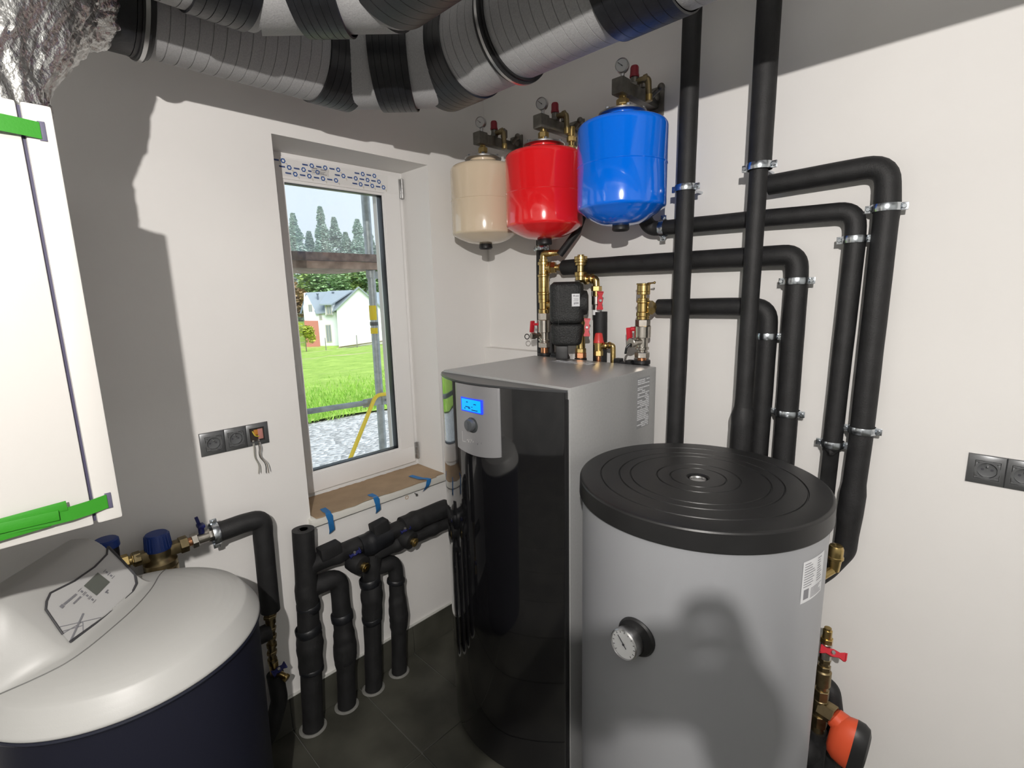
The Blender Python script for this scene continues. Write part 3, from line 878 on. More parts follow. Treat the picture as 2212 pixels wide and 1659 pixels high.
def strap(z, w, side, buckle):
    s_ = thing('green_strap', (VX + .02, VY - .2, z), ('green strap around the top of the white unit' if not buckle else 'green strap with buckle around the bottom of the white unit'), 'strap', 'straps of the white unit')
    mb = MB(); vs_ = []; fs = []; n = 24
    for i in range(n + 1):
        t = i / n; y = VY - .0185 - .62 * t
        bow = .012 * math.sin(PI * min(1, t * 3.2)) if t < .3125 else 0
        x_ = VX + .0105 + bow + .0008
        zz = z + .006 * t - .004 * math.sin(PI * min(1, t * 6)) * (1 if buckle else -.3)
        for q in (-w / 2, w / 2):
            vs_ += [(x_, y, zz + q), (x_ - .0016, y, zz + q)]
    for i in range(n):
        a = i * 4; c = a + 4
        fs += [(a, c, c + 2, a + 2), (a + 1, a + 3, c + 3, c + 1), (a, a + 1, c + 1, c), (a + 2, c + 2, c + 3, a + 3)]
    fs += [(0, 2, 3, 1), (4 * n, 4 * n + 1, 4 * n + 3, 4 * n + 2)]
    mb.add(vs_, fs); mb.build('webbing', M_GREEN, s_)
    mb = MB(); mb.box((VX + .0092, VY - .0165, z), (.0016, .009, w + .004), .0005); mb.build('slot_plate', mat('slot_dark', (.09, .085, .14), .5), s_)
    if buckle:
        for k, (dx, dz, tilt) in enumerate(((.017, .011, .05), (.021, .002, -.03), (.016, -.010, .05))):
            mb = MB(); mb.box((VX + dx + .004, VY - .115 - .012 * k, z + dz), (.002, .085, .017), .0007, rot=Matrix.Rotation(tilt, 4, 'X')); mb.build('folded_end', M_GREEN, s_)
strap(2.0145, .025, 1, False); strap(1.394, .025, 1, True)

# ================================================================== WATER SOFTENER
SXc, SYc, SR = .375, -1.672, .298
soft = thing('water_softener', (SXc, SYc, 0), 'round water softener with pale grey lid and navy drum', 'water softener')
M_LIDG = mat('pale_grey_plastic', (.47, .47, .455), .42, bump=.05, bscale=400)
mb = MB(); mb.lathe([(.265, .0), (.272, .004), (SR - .012, .60), (SR - .008, .82), (SR - .008, .872), (SR - .016, .878)], (SXc, SYc, 0), seg=96); mb.build('drum', mat('navy_plastic', (.008, .009, .020), .5, bump=.1, bscale=300), soft)
mb = MB(); mb.torus((SXc, SYc, .868), (0, 0, 1), SR - .006, .006, 96, 8); mb.build('drum_rim', mat('navy_rim', (.010, .012, .024), .35), soft)
lp_ = []
for k in range(16):
    t = k / 15 * PI / 2
    lp_.append((SR * (math.cos(t) ** .62) if k < 15 else .001, .878 + .088 * (math.sin(t) ** .9)))
lp_ = [(SR - .014, .872), (SR - .003, .873)] + lp_
def lid_z(x_, y_):
    r = math.hypot(x_ - SXc, y_ - SYc)
    for (ra, za), (rb, zb) in zip(lp_[2:], lp_[3:]):
        if rb <= r <= ra:
            t = (r - ra) / (rb - ra) if ra != rb else 0
            return za + (zb - za) * t
    return .966
# lid with the control hood blended into it: one surface
PN = [(.194, -1.674, 1.077), (.218, -1.650, 1.033), (.240, -1.632, .991), (.262, -1.634, .974), (.289, -1.649, .966), (.330, -1.684, .966), (.368, -1.717, .966), (.441, -1.788, .974), (.430, -1.797, .992), (.420, -1.802, 1.009), (.391, -1.816, 1.048), (.374, -1.812, 1.061), (.354, -1.803, 1.066), (.310, -1.757, 1.064), (.259, -1.712, 1.066), (.215, -1.680, 1.074)]
PN = [(x_, y_, 1.03 - .9 * (x_ - .3) - 1.05 * (y_ + 1.72)) for x_, y_, _ in PN]
PNv = [Vector(p) for p in PN]
pn = Vector((.9, 1.05, 1)).normalized(); pd = Vector((.3, .5, -.81)).normalized(); prr = pn.cross(pd).normalized()
cen = sum(PNv, Vector()) / len(PNv)
K = len(PN)
def smax(a, b, k):
    h = max(0.0, min(1.0, .5 + .5 * (a - b) / k)); return b + (a - b) * h + k * h * (1 - h)
def lid_top(x_, y_):
    d_ = lid_z(x_, y_)
    plane = 1.03 - .9 * (x_ - .3) - 1.05 * (y_ + 1.72)
    sx_ = (x_ - cen.x) * prr.x + (y_ - cen.y) * prr.y
    fx_ = (x_ - cen.x) * .651 + (y_ - cen.y) * .759          # towards the panel's front
    cap_ = 1.112 - .25 * max(0, -fx_ - .12) ** 1.2 * 4
    hood = -smax(-plane, -cap_, .035)
    hood -= 5.0 * max(0, sx_ - .125) ** 1.15 if sx_ > 0 else 3.2 * max(0, -sx_ - .10) ** 2 + 4.0 * max(0, -sx_ - .15) ** 1.5
    z_ = smax(d_, hood, .026)
    inside = False; q = K - 1                                # recess the panel face
    for k in range(K):
        if (PN[k][1] > y_) != (PN[q][1] > y_) and x_ < (PN[q][0] - PN[k][0]) * (y_ - PN[k][1]) / (PN[q][1] - PN[k][1]) + PN[k][0]: inside = not inside
        q = k
    return min(z_, plane - .003) if inside else z_
NR, NT = 130, 280
mb = MB(); vs_ = []; fs = []
def lid_r(k): return SR * (1 - (k / NR) ** 1.0)
for k in range(NR):
    r = lid_r(k)
    for q in range(NT):
        a = 2 * PI * q / NT; x_ = SXc + r * math.cos(a); y_ = SYc + r * math.sin(a)
        z_ = .878 if k == 0 else lid_top(x_, y_)
        f_ = min(1, (SR - r) / .03)
        if k and f_ < 1: z_ = min(z_, .878 + (z_ - .878) * f_ ** .45)
        vs_.append((x_, y_, z_))
vs_.append((SXc, SYc, lid_top(SXc, SYc)))
for k in range(NR - 1):
    for q in range(NT):
        q2 = (q + 1) % NT; fs.append((k * NT + q, k * NT + q2, (k + 1) * NT + q2, (k + 1) * NT + q))
for q in range(NT): fs.append(((NR - 1) * NT + q, (NR - 1) * NT + (q + 1) % NT, NR * NT))
o_ = len(vs_)
for r, z_ in ((SR - .003, .873), (SR - .014, .872)):
    for q in range(NT):
        a = 2 * PI * q / NT; vs_.append((SXc + r * math.cos(a), SYc + r * math.sin(a), z_))
for q in range(NT):
    q2 = (q + 1) % NT; fs += [(q, o_ + q, o_ + q2, q2), (o_ + q, o_ + NT + q, o_ + NT + q2, o_ + q2)]
mb.add(vs_, fs); mb.build('lid', M_LIDG, soft, smooth=70)
# engraved arc across the lid, its shade put in as a dark tube
arc = finec([(.16, -1.545), (.22, -1.572), (.30, -1.605), (.372, -1.652), (.430, -1.705), (.475, -1.757), (.497, -1.805), (.492, -1.86), (.472, -1.91)], 6)
mb = MB(); mb.tube([(x_, y_, lid_top(x_, y_) + .0003) for x_, y_ in arc], .0016, 6); mb.build('lid_seam', mat('seam_shade', (.16, .16, .155), .7), soft)
mb = MB(); mb.add([p + pn * .0015 for p in PNv], [tuple(range(K))]); mb.build('control_face', mat('control_face', (.52, .52, .515), .45), soft)
mb = MB(); mb.tube([p + pn * .003 for p in PNv[:8]], .0032, 8); mb.tube([p + pn * .002 for p in PNv[8:]] + [PNv[0] + pn * .002], .0024, 8); mb.build('control_groove', mat('groove_shade', (.05, .05, .055), .6), soft)  # dark tubes whose colour supplies the shade along the panel edge
dc = Vector((.299, -1.7165, 1.0273)) + pn * .003
mb = MB(); mb.prism([dc + prr * a + pd * b for a, b in ((-.027, -.0195), (.027, -.0195), (.027, .0195), (-.027, .0195))], pn * .001); mb.build('display', mat('grey_lcd', (.105, .115, .10), .25), soft)
mb = MB()
def pbar(a, b, w, h):
    mb.prism([dc + prr * (a + i * w / 2) + pd * (b + j * h / 2) for i, j in ((-1, -1), (1, -1), (1, 1), (-1, 1))], pn * .0008)
for (a, b) in ((-.043, -.013), (-.043, .003), (-.043, .019), (.045, -.004), (.045, .010)):
    pbar(a - .007, b, .0016, .012) if False else None
    pbar(a, b - .0065, .012, .0010); pbar(a, b + .0065, .012, .0010); pbar(a, b, .005, .005)
for k in range(9): pbar(-.096 + k * .0046, -.020 + .0003 * k, .0036, .0048)
pbar(-.104, -.020, .008, .008)
for k in range(6): pbar(-.080 + k * .0046, -.006, .0034, .004)
pbar(.0, .030, .012, .003); pbar(-.002, .033, .004, .006)
mb.build('control_print', M_GREYINK, soft)
# drawn lines at the lower left of the panel
mb = MB()
def pl(p, q, r=.0010): mb.cyl(Vector(p), Vector(q), r, seg=5)
pa = [cen + (PNv[k] - cen) * .98 + pn * .002 for k in range(K)]
pl(pa[9], pa[6], .0010); pl(pa[8].lerp(pa[9], .3), pa[8].lerp(pa[6], .45)); pl(pa[7], pa[7].lerp(dc, .45), .0020); pl(pa[8], pa[9].lerp(pa[6], .5)); pl(pa[9].lerp(pa[6], .5), pa[7].lerp(pa[6], .35))
mb.build('embossed_lines', M_GREYINK, soft)

# ================================================================== AIR DUCTS
DZ = 2.48; DR = .135
M_DUCT = bpy.data.materials.new('grey_foam_duct'); M_DUCT.use_nodes = True
nt = M_DUCT.node_tree; b_ = nt.nodes['Principled BSDF']; b_.inputs['Roughness'].default_value = .6; b_.inputs['Base Color'].default_value = (.36, .36, .365, 1)
tc = nt.nodes.new('ShaderNodeTexCoord'); n1 = nt.nodes.new('ShaderNodeTexNoise'); n1.inputs['Scale'].default_value = 260; n1.inputs['Detail'].default_value = 3
r1 = nt.nodes.new('ShaderNodeValToRGB'); r1.color_ramp.elements[0].position = .3; r1.color_ramp.elements[1].position = .7
r1.color_ramp.elements[0].color = (.33, .33, .335, 1); r1.color_ramp.elements[1].color = (.40, .40, .405, 1)
bp = nt.nodes.new('ShaderNodeBump'); bp.inputs['Strength'].default_value = .35; bp.inputs['Distance'].default_value = .002
nt.links.new(tc.outputs['Object'], n1.inputs[0]); nt.links.new(n1.outputs[0], r1.inputs[0]); nt.links.new(r1.outputs[0], b_.inputs['Base Color']); nt.links.new(n1.outputs[0], bp.inputs['Height']); nt.links.new(bp.outputs[0], b_.inputs['Normal'])
M_RIB = mat('duct_rib', (.27, .27, .275), .6)
def duct(root, segs, ribs=True, pitch=.030):
    for (a, b) in segs:
        a = Vector(a); b = Vector(b); L = (b - a).length; d = (b - a).normalized()
        prof = [(DR, 0)]
        if ribs:
            n = int(L / pitch)
            for k in range(1, n):
                h = k * L / n
                prof += [(DR, h - .0011), (DR - .0018, h - .0004), (DR - .0018, h + .0004), (DR, h + .0011)]
        prof.append((DR, L))
        mb = MB(); mb.lathe(prof, a, d, 72); mb.build('duct_section', M_DUCT, root, smooth=18)
def miter(root, a, b, c, d):
    """45 degree middle piece between two straights: cut ends at b (dir a->b) and c (dir c->d)"""
    a, b, c, d = map(Vector, (a, b, c, d)); seg = 56; vs_ = []; fs = []
    d1 = (b - a).normalized(); d2 = (c - b).normalized(); d3 = (d - c).normalized()
    for p, u, w in ((b, d1, d2), (c, d2, d3)):
        nrm = (u + w).normalized(); z = Vector((0, 0, 1)); x_ = z.cross(u).normalized()
        for k in range(seg):
            t = 2 * PI * k / seg
            off_ = (x_ * math.cos(t) + z * math.sin(t)) * DR
            s_ = -(off_.dot(nrm)) / u.dot(nrm)
            vs_.append(p + off_ + u * s_)
    for k in range(seg):
        k2 = (k + 1) % seg; fs.append((k, k2, seg + k2, seg + k))
    mb = MB(); mb.add(vs_, fs); mb.build('elbow_section', M_DUCT, root)
def tape(root, p, d, w, name='tape_wrap', m=None, R=DR + .005, lines=6):
    p = Vector(p); d = Vector(d).normalized(); prof = [(R - .004, -w / 2), (R, -w / 2 + .002)]
    for k in range(1, lines):
        h = -w / 2 + w * k / lines
        prof += [(R, h - .0008), (R - .0012, h - .0003), (R - .0012, h + .0003), (R, h + .0008)]
    prof += [(R, w / 2 - .002), (R - .004, w / 2)]
    mb = MB(); mb.lathe(prof, p, d, 72, cap=False); mb.build(name, m or M_TAPE, root, smooth=18)
def clampring(root, p, d, R=DR):
    mb = MB(); mb.lathe([(R - .003, -.018), (R + .006, -.018), (R + .006, -.010), (R + .011, -.009), (R + .012, .009), (R + .006, .010), (R + .006, .018), (R - .003, .018)], p, d, 56, cap=False)
    mb.build('clamp_rubber', M_RUBBER, root)
    mb = MB(); mb.lathe([(R + .011, -.0045), (R + .0135, -.0045), (R + .0135, .0045), (R + .011, .0045)], p, d, 56, cap=False); mb.build('clamp_band', M_STEEL, root)
    mb = MB(); p = Vector(p); mb.cyl(p + Vector((0, 0, R)), (p.x, p.y, RZ), .005, seg=8); mb.build('hanger_rod', M_ZINC, root)
AX, BY = .322, -.672
da = thing('air_duct', (AX, -1.2, DZ), 'grey foam duct running above the window and along the right wall', 'duct')
E1 = (AX, -.915, DZ); E2 = (AX + .235, BY, DZ)
duct(da, [((AX, -1.50, DZ), (AX, -.985, DZ)), ((.63, BY, DZ), (1.17, BY, DZ)), ((1.34, BY, DZ), (3.45, BY, DZ))])
miter(da, (AX, -1.5, DZ), E1, E2, (3.4, BY, DZ))
mb = MB(); mb.cyl((AX, -1.0, DZ), E1, DR, seg=56); mb.build('elbow_end', M_DUCT, da); mb = MB(); mb.cyl(E2, (.64, BY, DZ), DR, seg=56); mb.build('elbow_end', M_DUCT, da)
tape(da, (AX, -.955, DZ), (0, 1, 0), .13); tape(da, (Vector(E1) + Vector(E2)) / 2, (1, 1, 0), .115, R=DR + .009); tape(da, (.60, BY, DZ), (1, 0, 0), .16); tape(da, (1.255, BY, DZ), (1, 0, 0), .17, R=DR + .007)
tape(da, (AX, -1.515, DZ), (0, 1, 0), .085, lines=1)
clampring(da, (AX, -1.455, DZ), (0, 1, 0)); clampring(da, (.845, BY, DZ), (1, 0, 0))
CX, CY = .635, -1.085
dcx = thing('air_duct', (CX, -1.4, DZ), 'grey foam duct nearest the camera, bending away at the top of the picture', 'duct')
E1 = (CX, -1.285, DZ); E2 = (CX + .20, CY, DZ)
duct(dcx, [((CX, -3.35, DZ), (CX, -1.35, DZ)), ((.98, CY, DZ), (3.45, CY, DZ))])
miter(dcx, (CX, -1.9, DZ), E1, E2, (3.4, CY, DZ))
mb = MB(); mb.cyl((CX, -1.36, DZ), E1, DR, seg=56); mb.build('elbow_end', M_DUCT, dcx); mb = MB(); mb.cyl(E2, (1.0, CY, DZ), DR, seg=56); mb.build('elbow_end', M_DUCT, dcx)
tape(dcx, (CX, -1.365, DZ), (0, 1, 0), .12); tape(dcx, (Vector(E1) + Vector(E2)) / 2, (1, 1, 0), .105, R=DR + .009); tape(dcx, (.945, CY, DZ), (1, 0, 0), .19)
# flexible foil hose from the first duct down to the ventilation unit
fl = MB()
fpath = resample(bend([(AX, -1.545, DZ), (AX + .01, -1.60, DZ), (AX + .10, -1.70, DZ - .07), (.535, -1.765, DZ - .20), (.57, -1.82, 2.15), (.575, -1.83, 2.055)], .10, 10), .005)
def foil_r(L, a):
    c, s_ = math.cos(a), math.sin(a)
    base = .133 + .034 * min(1, L / .10) - .012 * max(0, min(1, (L - .25) / .2))
    k = base + .012 * noise.noise(Vector((L * 9, c * 2.2, s_ * 2.2)))
    k += .010 * noise.noise(Vector((L * 10 + 2 * c, c * 9, s_ * 9 + L * 6))) + .0065 * (abs(noise.noise(Vector((L * 22, c * 17 + L * 9, s_ * 17)))) - .3)
    k += .004 * (abs(noise.noise(Vector((L * 55, c * 30, s_ * 30 + L * 14)))) - .3)
    return k
fl.tube(fpath, .128, 300, False, foil_r)
M_FOIL = mat('crinkled_foil', (.66, .66, .645), .34, 1.0, bump=.8, bscale=110, bdist=.005)
tag(fl.build('foil_hose', M_FOIL, origin=(.575, -1.83, 2.056), smooth=75), 'crumpled aluminium foil hose above the white ventilation unit', 'duct')

# ================================================================== EXPANSION VESSELS WITH SAFETY GROUPS
def vessel(cx, cy, zt, zs, zb, zdome, znub, r, col, name, label):
    t = thing('expansion_vessel', (cx, cy, znub), label, 'expansion tank', 'expansion tanks on the wall')
    m = mat('vessel_' + name, col, .16, coat=.6)
    prof = [(.024, zdome - .001), (.05, zdome + .002)]
    for k in range(0, 9):
        a = k / 8
        prof.append((.05 + (r - .010 - .05) * a, zdome + .002 + (zb - zdome - .004) * a ** 1.55))
    prof += [(r - .0045, zb + .001), (r - .001, zb + .005), (r, zb + .011), (r, zs - .004), (r - .0008, zs - .0025), (r + .0012, zs), (r + .0012, zs + .002), (r, zs + .004), (r, zt - .022)]
    for k in range(1, 9):
        a = k / 8 * PI / 2
        prof.append((r - .018 * (1 - math.cos(a)), zt - .022 + .022 * math.sin(a)))
    prof += [(r - .04, zt + .008), (r - .07, zt + .014), (.05, zt + .019)]
    mb = MB(); mb.lathe([(a, b - znub) for a, b in prof], (cx, cy, znub), seg=72); mb.build('shell', m, t, smooth=32)
    mb = MB(); mb.lathe([(.010, .012), (.020, .003), (.026, .0), (.030, .004), (.029, .020), (.024, .026)], (cx, cy, znub), seg=24); mb.build('bottom_cap', M_RUBBER, t)
    zf = zt + .028
    mb = MB(); mb.lathe([(.060, -.014), (.058, .001)], (cx, cy, zf), seg=36); mb.build('neck', m, t)
    mb = MB(); mb.lathe([(.076, 0), (.080, .003), (.080, .008), (.066, .013), (.030, .020), (.016, .022)], (cx, cy, zf), seg=40); fl_ = mb.build('flange', M_STEEL, t)
    for k in range(6):
        a = 2 * PI * k / 6 + .3; x_, y_ = cx + .069 * math.cos(a), cy + .069 * math.sin(a)
        mb = MB(); mb.hexn((x_, y_, zf + .008), (x_, y_, zf + .017), .007); mb.build('bolt', M_ZINC, fl_)
    mb = MB(); mb.cyl((cx, cy, zf + .02), (cx, cy, zf + .068), .0125); mb.hexn((cx, cy, zf + .032), (cx, cy, zf + .052), .021); mb.build('nipple', M_BRASS, t)
    return zf + .064
def safety_group(cx, cy, z0, label):
    """bar from above the vessel back to the wall, with gauge, relief valve and vent"""
    t = thing('safety_group', (cx, 0, z0 + .02), label, 'valve group', 'valve groups above the tanks')
    zc = z0 + .022
    mb = MB(); mb.box((cx, cy / 2 - .012, zc), (.034, -cy + .024, .040), .003); bar = mb.build('bar', M_DNICKEL, t)
    mb = MB(); mb.box((cx, cy - .012, zc), (.044, .048, .050), .004); mb.build('end_block', M_DNICKEL, t)
    mb = MB(); mb.box((cx, -.004, zc + .004), (.075, .008, .10), .003); wp = mb.build('wall_plate', M_DNICKEL, t)
    mb = MB(); mb.cyl((cx, -.006, zc + .02), (cx, -.035, zc + .02), .024, .02, bev=.003); mb.build('wall_socket', M_DNICKEL, t)
    # gauge, facing the room
    g = Vector((.35, -.92, -.1)).normalized(); gp = Vector((cx, cy - .006, zc + .066))
    mb = MB(); mb.cyl((cx, cy - .004, zc + .024), (cx, cy - .004, zc + .046), .007, seg=12); mb.lathe([(.020, -.010), (.0225, -.008), (.0225, .010), (.0205, .012), (.0192, .0105), (.0192, .008)], gp, g, 32, cap=False); gg_ = mb.build('gauge', M_STEEL, t)
    mb = MB(); mb.lathe([(.0004, .0092), (.0195, .0092)], gp, g, 32, cap=False); mb.build('gauge_dial', mat('gauge_white', (.55, .56, .55), .4), gg_)
    a_, b_2, c_ = frame_axes(g)
    mb = MB(); p = gp + g * .0100; mb.cyl(p - a_ * .004 - b_2 * .003, p + a_ * .012 + b_2 * .010, .0008, seg=5); mb.lathe([(.002, 0), (.002, .0006)], p, g, 10); mb.build('gauge_needle', M_INK, gg_)
    # relief valve with dark red cap
    vy = cy + .072
    mb = MB(); mb.cyl((cx, vy, zc + .018), (cx, vy, zc + .052), .0135, bev=.002); mb.hexn((cx, vy, zc + .022), (cx, vy, zc + .034), .018); rv = mb.build('relief_valve', M_DNICKEL, t)
    mb = MB(); mb.lathe([(.0165, 0), (.0165, .006), (.015, .010), (.0145, .030), (.0115, .036), (.004, .037)], (cx, vy, zc + .052), seg=10); mb.build('red_cap', M_DREDPLASTIC, rv)
    # brass outlet elbow, pointing down
    mb = MB(); mb.tube(bend([(cx, vy, zc + .036), (cx + .048, vy + .010, zc + .040), (cx + .052, vy + .010, zc - .035)], .014), .0105, 14); mb.cyl((cx + .034, vy + .007, zc + .038), (cx + .046, vy + .010, zc + .040), .014)
    mb.build('outlet_elbow', M_DBRASS, t)
    mb = MB(); mb.cyl((cx + .052, vy + .010, zc - .034), (cx + .052, vy + .010, zc - .014), .0115); mb.build('outlet_tip', M_BRASS, t)
    vy2 = vy + .062
    mb = MB(); mb.cyl((cx, vy2, zc + .018), (cx, vy2, zc + .034), .010); mb.cyl((cx, vy2, zc + .030), (cx, vy2, zc + .064), .0155, bev=.003); mb.cyl((cx, vy2, zc + .064), (cx, vy2, zc + .070), .006); mb.build('air_vent', M_DNICKEL, t)
    mb = MB(); mb.cyl((cx + .016, vy2 + .035, zc + .012), (cx + .045, vy2 + .035, zc + .030), .009); mb.sphere((cx + .05, vy2 + .035, zc + .033), .013, 12, 8); mb.build('side_knob', M_DNICKEL, t)
specs = [(.219, -.22, 2.288, 2.145, 2.000, 1.964, 1.942, .1455, (.68, .56, .41), 'cream', 'cream round expansion tank, leftmost of the three wall tanks'),
         (.564, -.22, 2.273, 2.125, 1.999, 1.954, 1.932, .1520, (.78, .014, .018), 'red', 'red round expansion tank between the cream and blue ones'),
         (.915, -.22, 2.300, 2.163, 2.022, 1.970, 1.952, .1520, (.0, .16, .84), 'blue', 'blue round expansion tank, largest of the three wall tanks')]
zt_ = []
for s_ in specs: zt_.append(vessel(*s_))
safety_group(.219, -.22, zt_[0], 'brass valve group with gauge above the cream tank')
safety_group(.564, -.22, zt_[1], 'brass valve group with gauge above the red tank')
safety_group(.915, -.22, zt_[2], 'brass valve group with gauge above the blue tank')
mb = MB(); mb.cyl((.60, -.09, 2.22), (.60, -.09, 2.36), .0115); mb.hexn((.60, -.09, 2.30), (.60, -.09, 2.32), .018); mb.hexn((.60, -.09, 2.335), (.60, -.09, 2.355), .019); mb.cyl((.60, -.09, 2.355), (.60, -.09, 2.39), .015)
tag(mb.build('brass_coupling', M_BRASS, origin=(.60, -.09, 2.22)), 'brass union between the red and blue tanks', 'fitting')

# ================================================================== BLACK INSULATED PIPES ON THE RIGHT WALL
def pipe(name, pts, r, label, rad=.07, wob=.025, bulges=(), group='insulated pipes on the right wall', seed=0):
    mb = MB(); foam_pipe(mb, pts, r, rad, wob, 24, seed, bulges)
    lo = min(pts, key=lambda p: p[2])
    return tag(mb.build(name, M_FOAM, origin=lo, smooth=60), label, 'pipe', group)
YF, YW = -.128, -.052
pipe('insulated_pipe', [(1.106, YF, 2.88), (1.107, YF, 2.0), (1.097, YF, .30), (1.097, YF, .02)], .0295, 'black vertical pipe from ceiling, nearest the blue tank', seed=1)
pipe('insulated_pipe', [(1.335, YF, 2.88), (1.337, YF, 2.108)], .0335, 'thick black ceiling pipe above its wall clamp', seed=2)
pipe('insulated_pipe', [(1.336, YF, 2.104), (1.334, YF, 1.36), (1.332, YF, .05)], .0262, 'thin black vertical pipe continuing below the ceiling pipe clamp', bulges=((.74, 2.3, .30),), seed=3)
pipe('insulated_pipe', [(1.345, YW, 2.060), (1.645, YW, 2.066), (1.653, YW, 1.95), (1.650, YW, 1.32), (1.642, YW, 1.02), (1.640, YW, .93), (1.600, YW - .03, .86), (1.54, YW - .1, .80)], .0305, 'outermost black pipe bending down beside the wall socket', rad=[0, .055, .06, .3, .1, .05, .06, 0], bulges=((.35, .42, .06), (1.20, 1.34, .12)), seed=4)
pipe('insulated_pipe', [(.93, YW - .045, 2.02), (.935, YW, 1.968), (1.30, YW, 1.962), (1.582, YW, 1.954), (1.586, YW, 1.86), (1.578, YW, 1.25), (1.572, YW, .80), (1.50, YW - .1, .70)], .0265, 'black pipe from under the blue tank, second from outside', rad=[0, .04, .3, .065, .3, .3, .08, 0], seed=5)
pipe('insulated_pipe', [(.530, YW, 1.849), (.93, YW, 1.846), (1.438, YW, 1.842), (1.443, YW, 1.76), (1.446, YW, 1.30), (1.446, YW, .60)], .0325, 'black pipe starting at the left brass stack, third from outside', rad=[0, .3, .065, .3, .3, 0], wob=.03, seed=6)
pipe('insulated_pipe', [(.980, YW, 1.680), (1.25, YW, 1.683), (1.366, YW, 1.682), (1.369, YW, 1.58), (1.367, YW, 1.2), (1.366, YW, .60)], .0300, 'black pipe starting at the right brass stack, innermost bend', rad=[0, .3, .055, .3, .3, 0], seed=7)
pipe('insulated_pipe', [(.405, YW, 2.02), (.402, YW, 1.75), (.402, YW, 1.42)], .0245, 'black vertical pipe behind the left brass stack under the red tank', seed=8)
pipe('insulated_pipe', [(.640, -.06, 2.06), (.615, -.07, 1.99), (.545, -.10, 1.90)], .0150, 'thin black hose slanting down from the red tank', rad=.03, seed=9)
pipe('insulated_pipe', [(.735, -.075, 1.662), (.735, -.075, 1.42)], .0290, 'short black pipe behind the red-capped safety valve', seed=10)
pipe('insulated_pipe', [(.470, -.075, 1.62), (.470, -.075, 1.42)], .016, 'thin black pipe beside the left brass stack', seed=11)

# wall clamps: zinc band in two halves with screw lugs
def clamp(p, d, r, label, wall_axis='Y', twist=0.0, tilt=0):
    p = Vector(p); d = Vector(d).normalized()
    t = thing('pipe_clamp', p, label, 'clamp', 'zinc pipe clamps')
    wall = Vector((0, 1, 0)) if wall_axis == 'Y' else Vector((-1, 0, 0))
    s_ = d.cross(wall).normalized()           # sideways, along the wall
    rr = r + .0022; w = .010
    def half(sign, name):
        mb = MB(); n = 14; vs_ = []; fs = []
        for i in range(n + 1):
            a = PI * i / n
            e = s_ * math.cos(a) + wall * (sign * math.sin(a))
            for (q, o) in ((-w, 0), (-w, .0022), (-w * .45, .0034), (w * .45, .0034), (w, .0022), (w, 0)):
                vs_.append(p + e * (rr + o) + d * q)
        k = 6
        for i in range(n):
            for j in range(k):
                j2 = (j + 1) % k
                fs.append((i * k + j, i * k + j2, (i + 1) * k + j2, (i + 1) * k + j))
        mb.add(vs_, fs)
        rot = Matrix((s_, wall, d)).transposed().to_4x4()
        for q in (-1, 1):
            mb.box(p + s_ * q * (rr + .007) + wall * sign * .0022, (.017, .0022, 2 * w), .0008, rot=rot)
        mb.build(name, M_ZINC, t)
    half(1, 'rear_band'); half(-1, 'front_band')
    for q in (-1, 1):
        mb = MB(); c = p + s_ * q * (rr + .0075); mb.cyl(c + wall * .008, c - wall * .006, .0028, seg=10); mb.cyl(c - wall * .004, c - wall * .0085, .0058, seg=14, bev=.001); mb.build('screw', M_ZINC, t)
    mb = MB(); mb.cyl(p + wall * rr, p + wall * 0.0 + wall * ((0 - p.y) if wall_axis == 'Y' else p.x), .0045, seg=10); mb.hexn(p + wall * rr, p + wall * (rr + .007), .009); mb.build('stud', M_ZINC, t)
clamp((1.106, YF, 2.078), (0, 0, 1), .0300, 'zinc clamp on the pipe nearest the blue tank')
clamp((1.337, YF, 2.104), (0, 0, 1), .0320, 'zinc clamp at the lower end of the thick ceiling pipe')
clamp((1.651, YW, 1.952), (0, 0, 1), .0310, 'upper zinc clamp on the outermost black pipe')
clamp((1.585, YW, 1.874), (0, 0, 1), .0270, 'upper zinc clamp on the second pipe from outside')
clamp((1.443, YW, 1.762), (0, 0, 1), .0330, 'upper zinc clamp on the third pipe from outside')
clamp((1.368, YW, 1.588), (0, 0, 1), .0300, 'zinc clamp below the innermost pipe bend')
clamp((1.446, YW, 1.342), (0, 0, 1), .0330, 'lower zinc clamp on the third pipe, just above the tank lid')
clamp((1.650, YW, 1.321), (0, 0, 1), .0310, 'lower zinc clamp on the outermost black pipe')
clamp((1.579, YW, 1.264), (0, 0, 1), .0270, 'lower zinc clamp on the second pipe from outside')
clamp((.990, YW, 1.966), (1, 0, 0), .0270, 'zinc clamp on the horizontal pipe under the blue tank')
clamp((.403, YW, 1.940), (0, 0, 1), .0250, 'zinc clamp on the pipe just under the red tank')

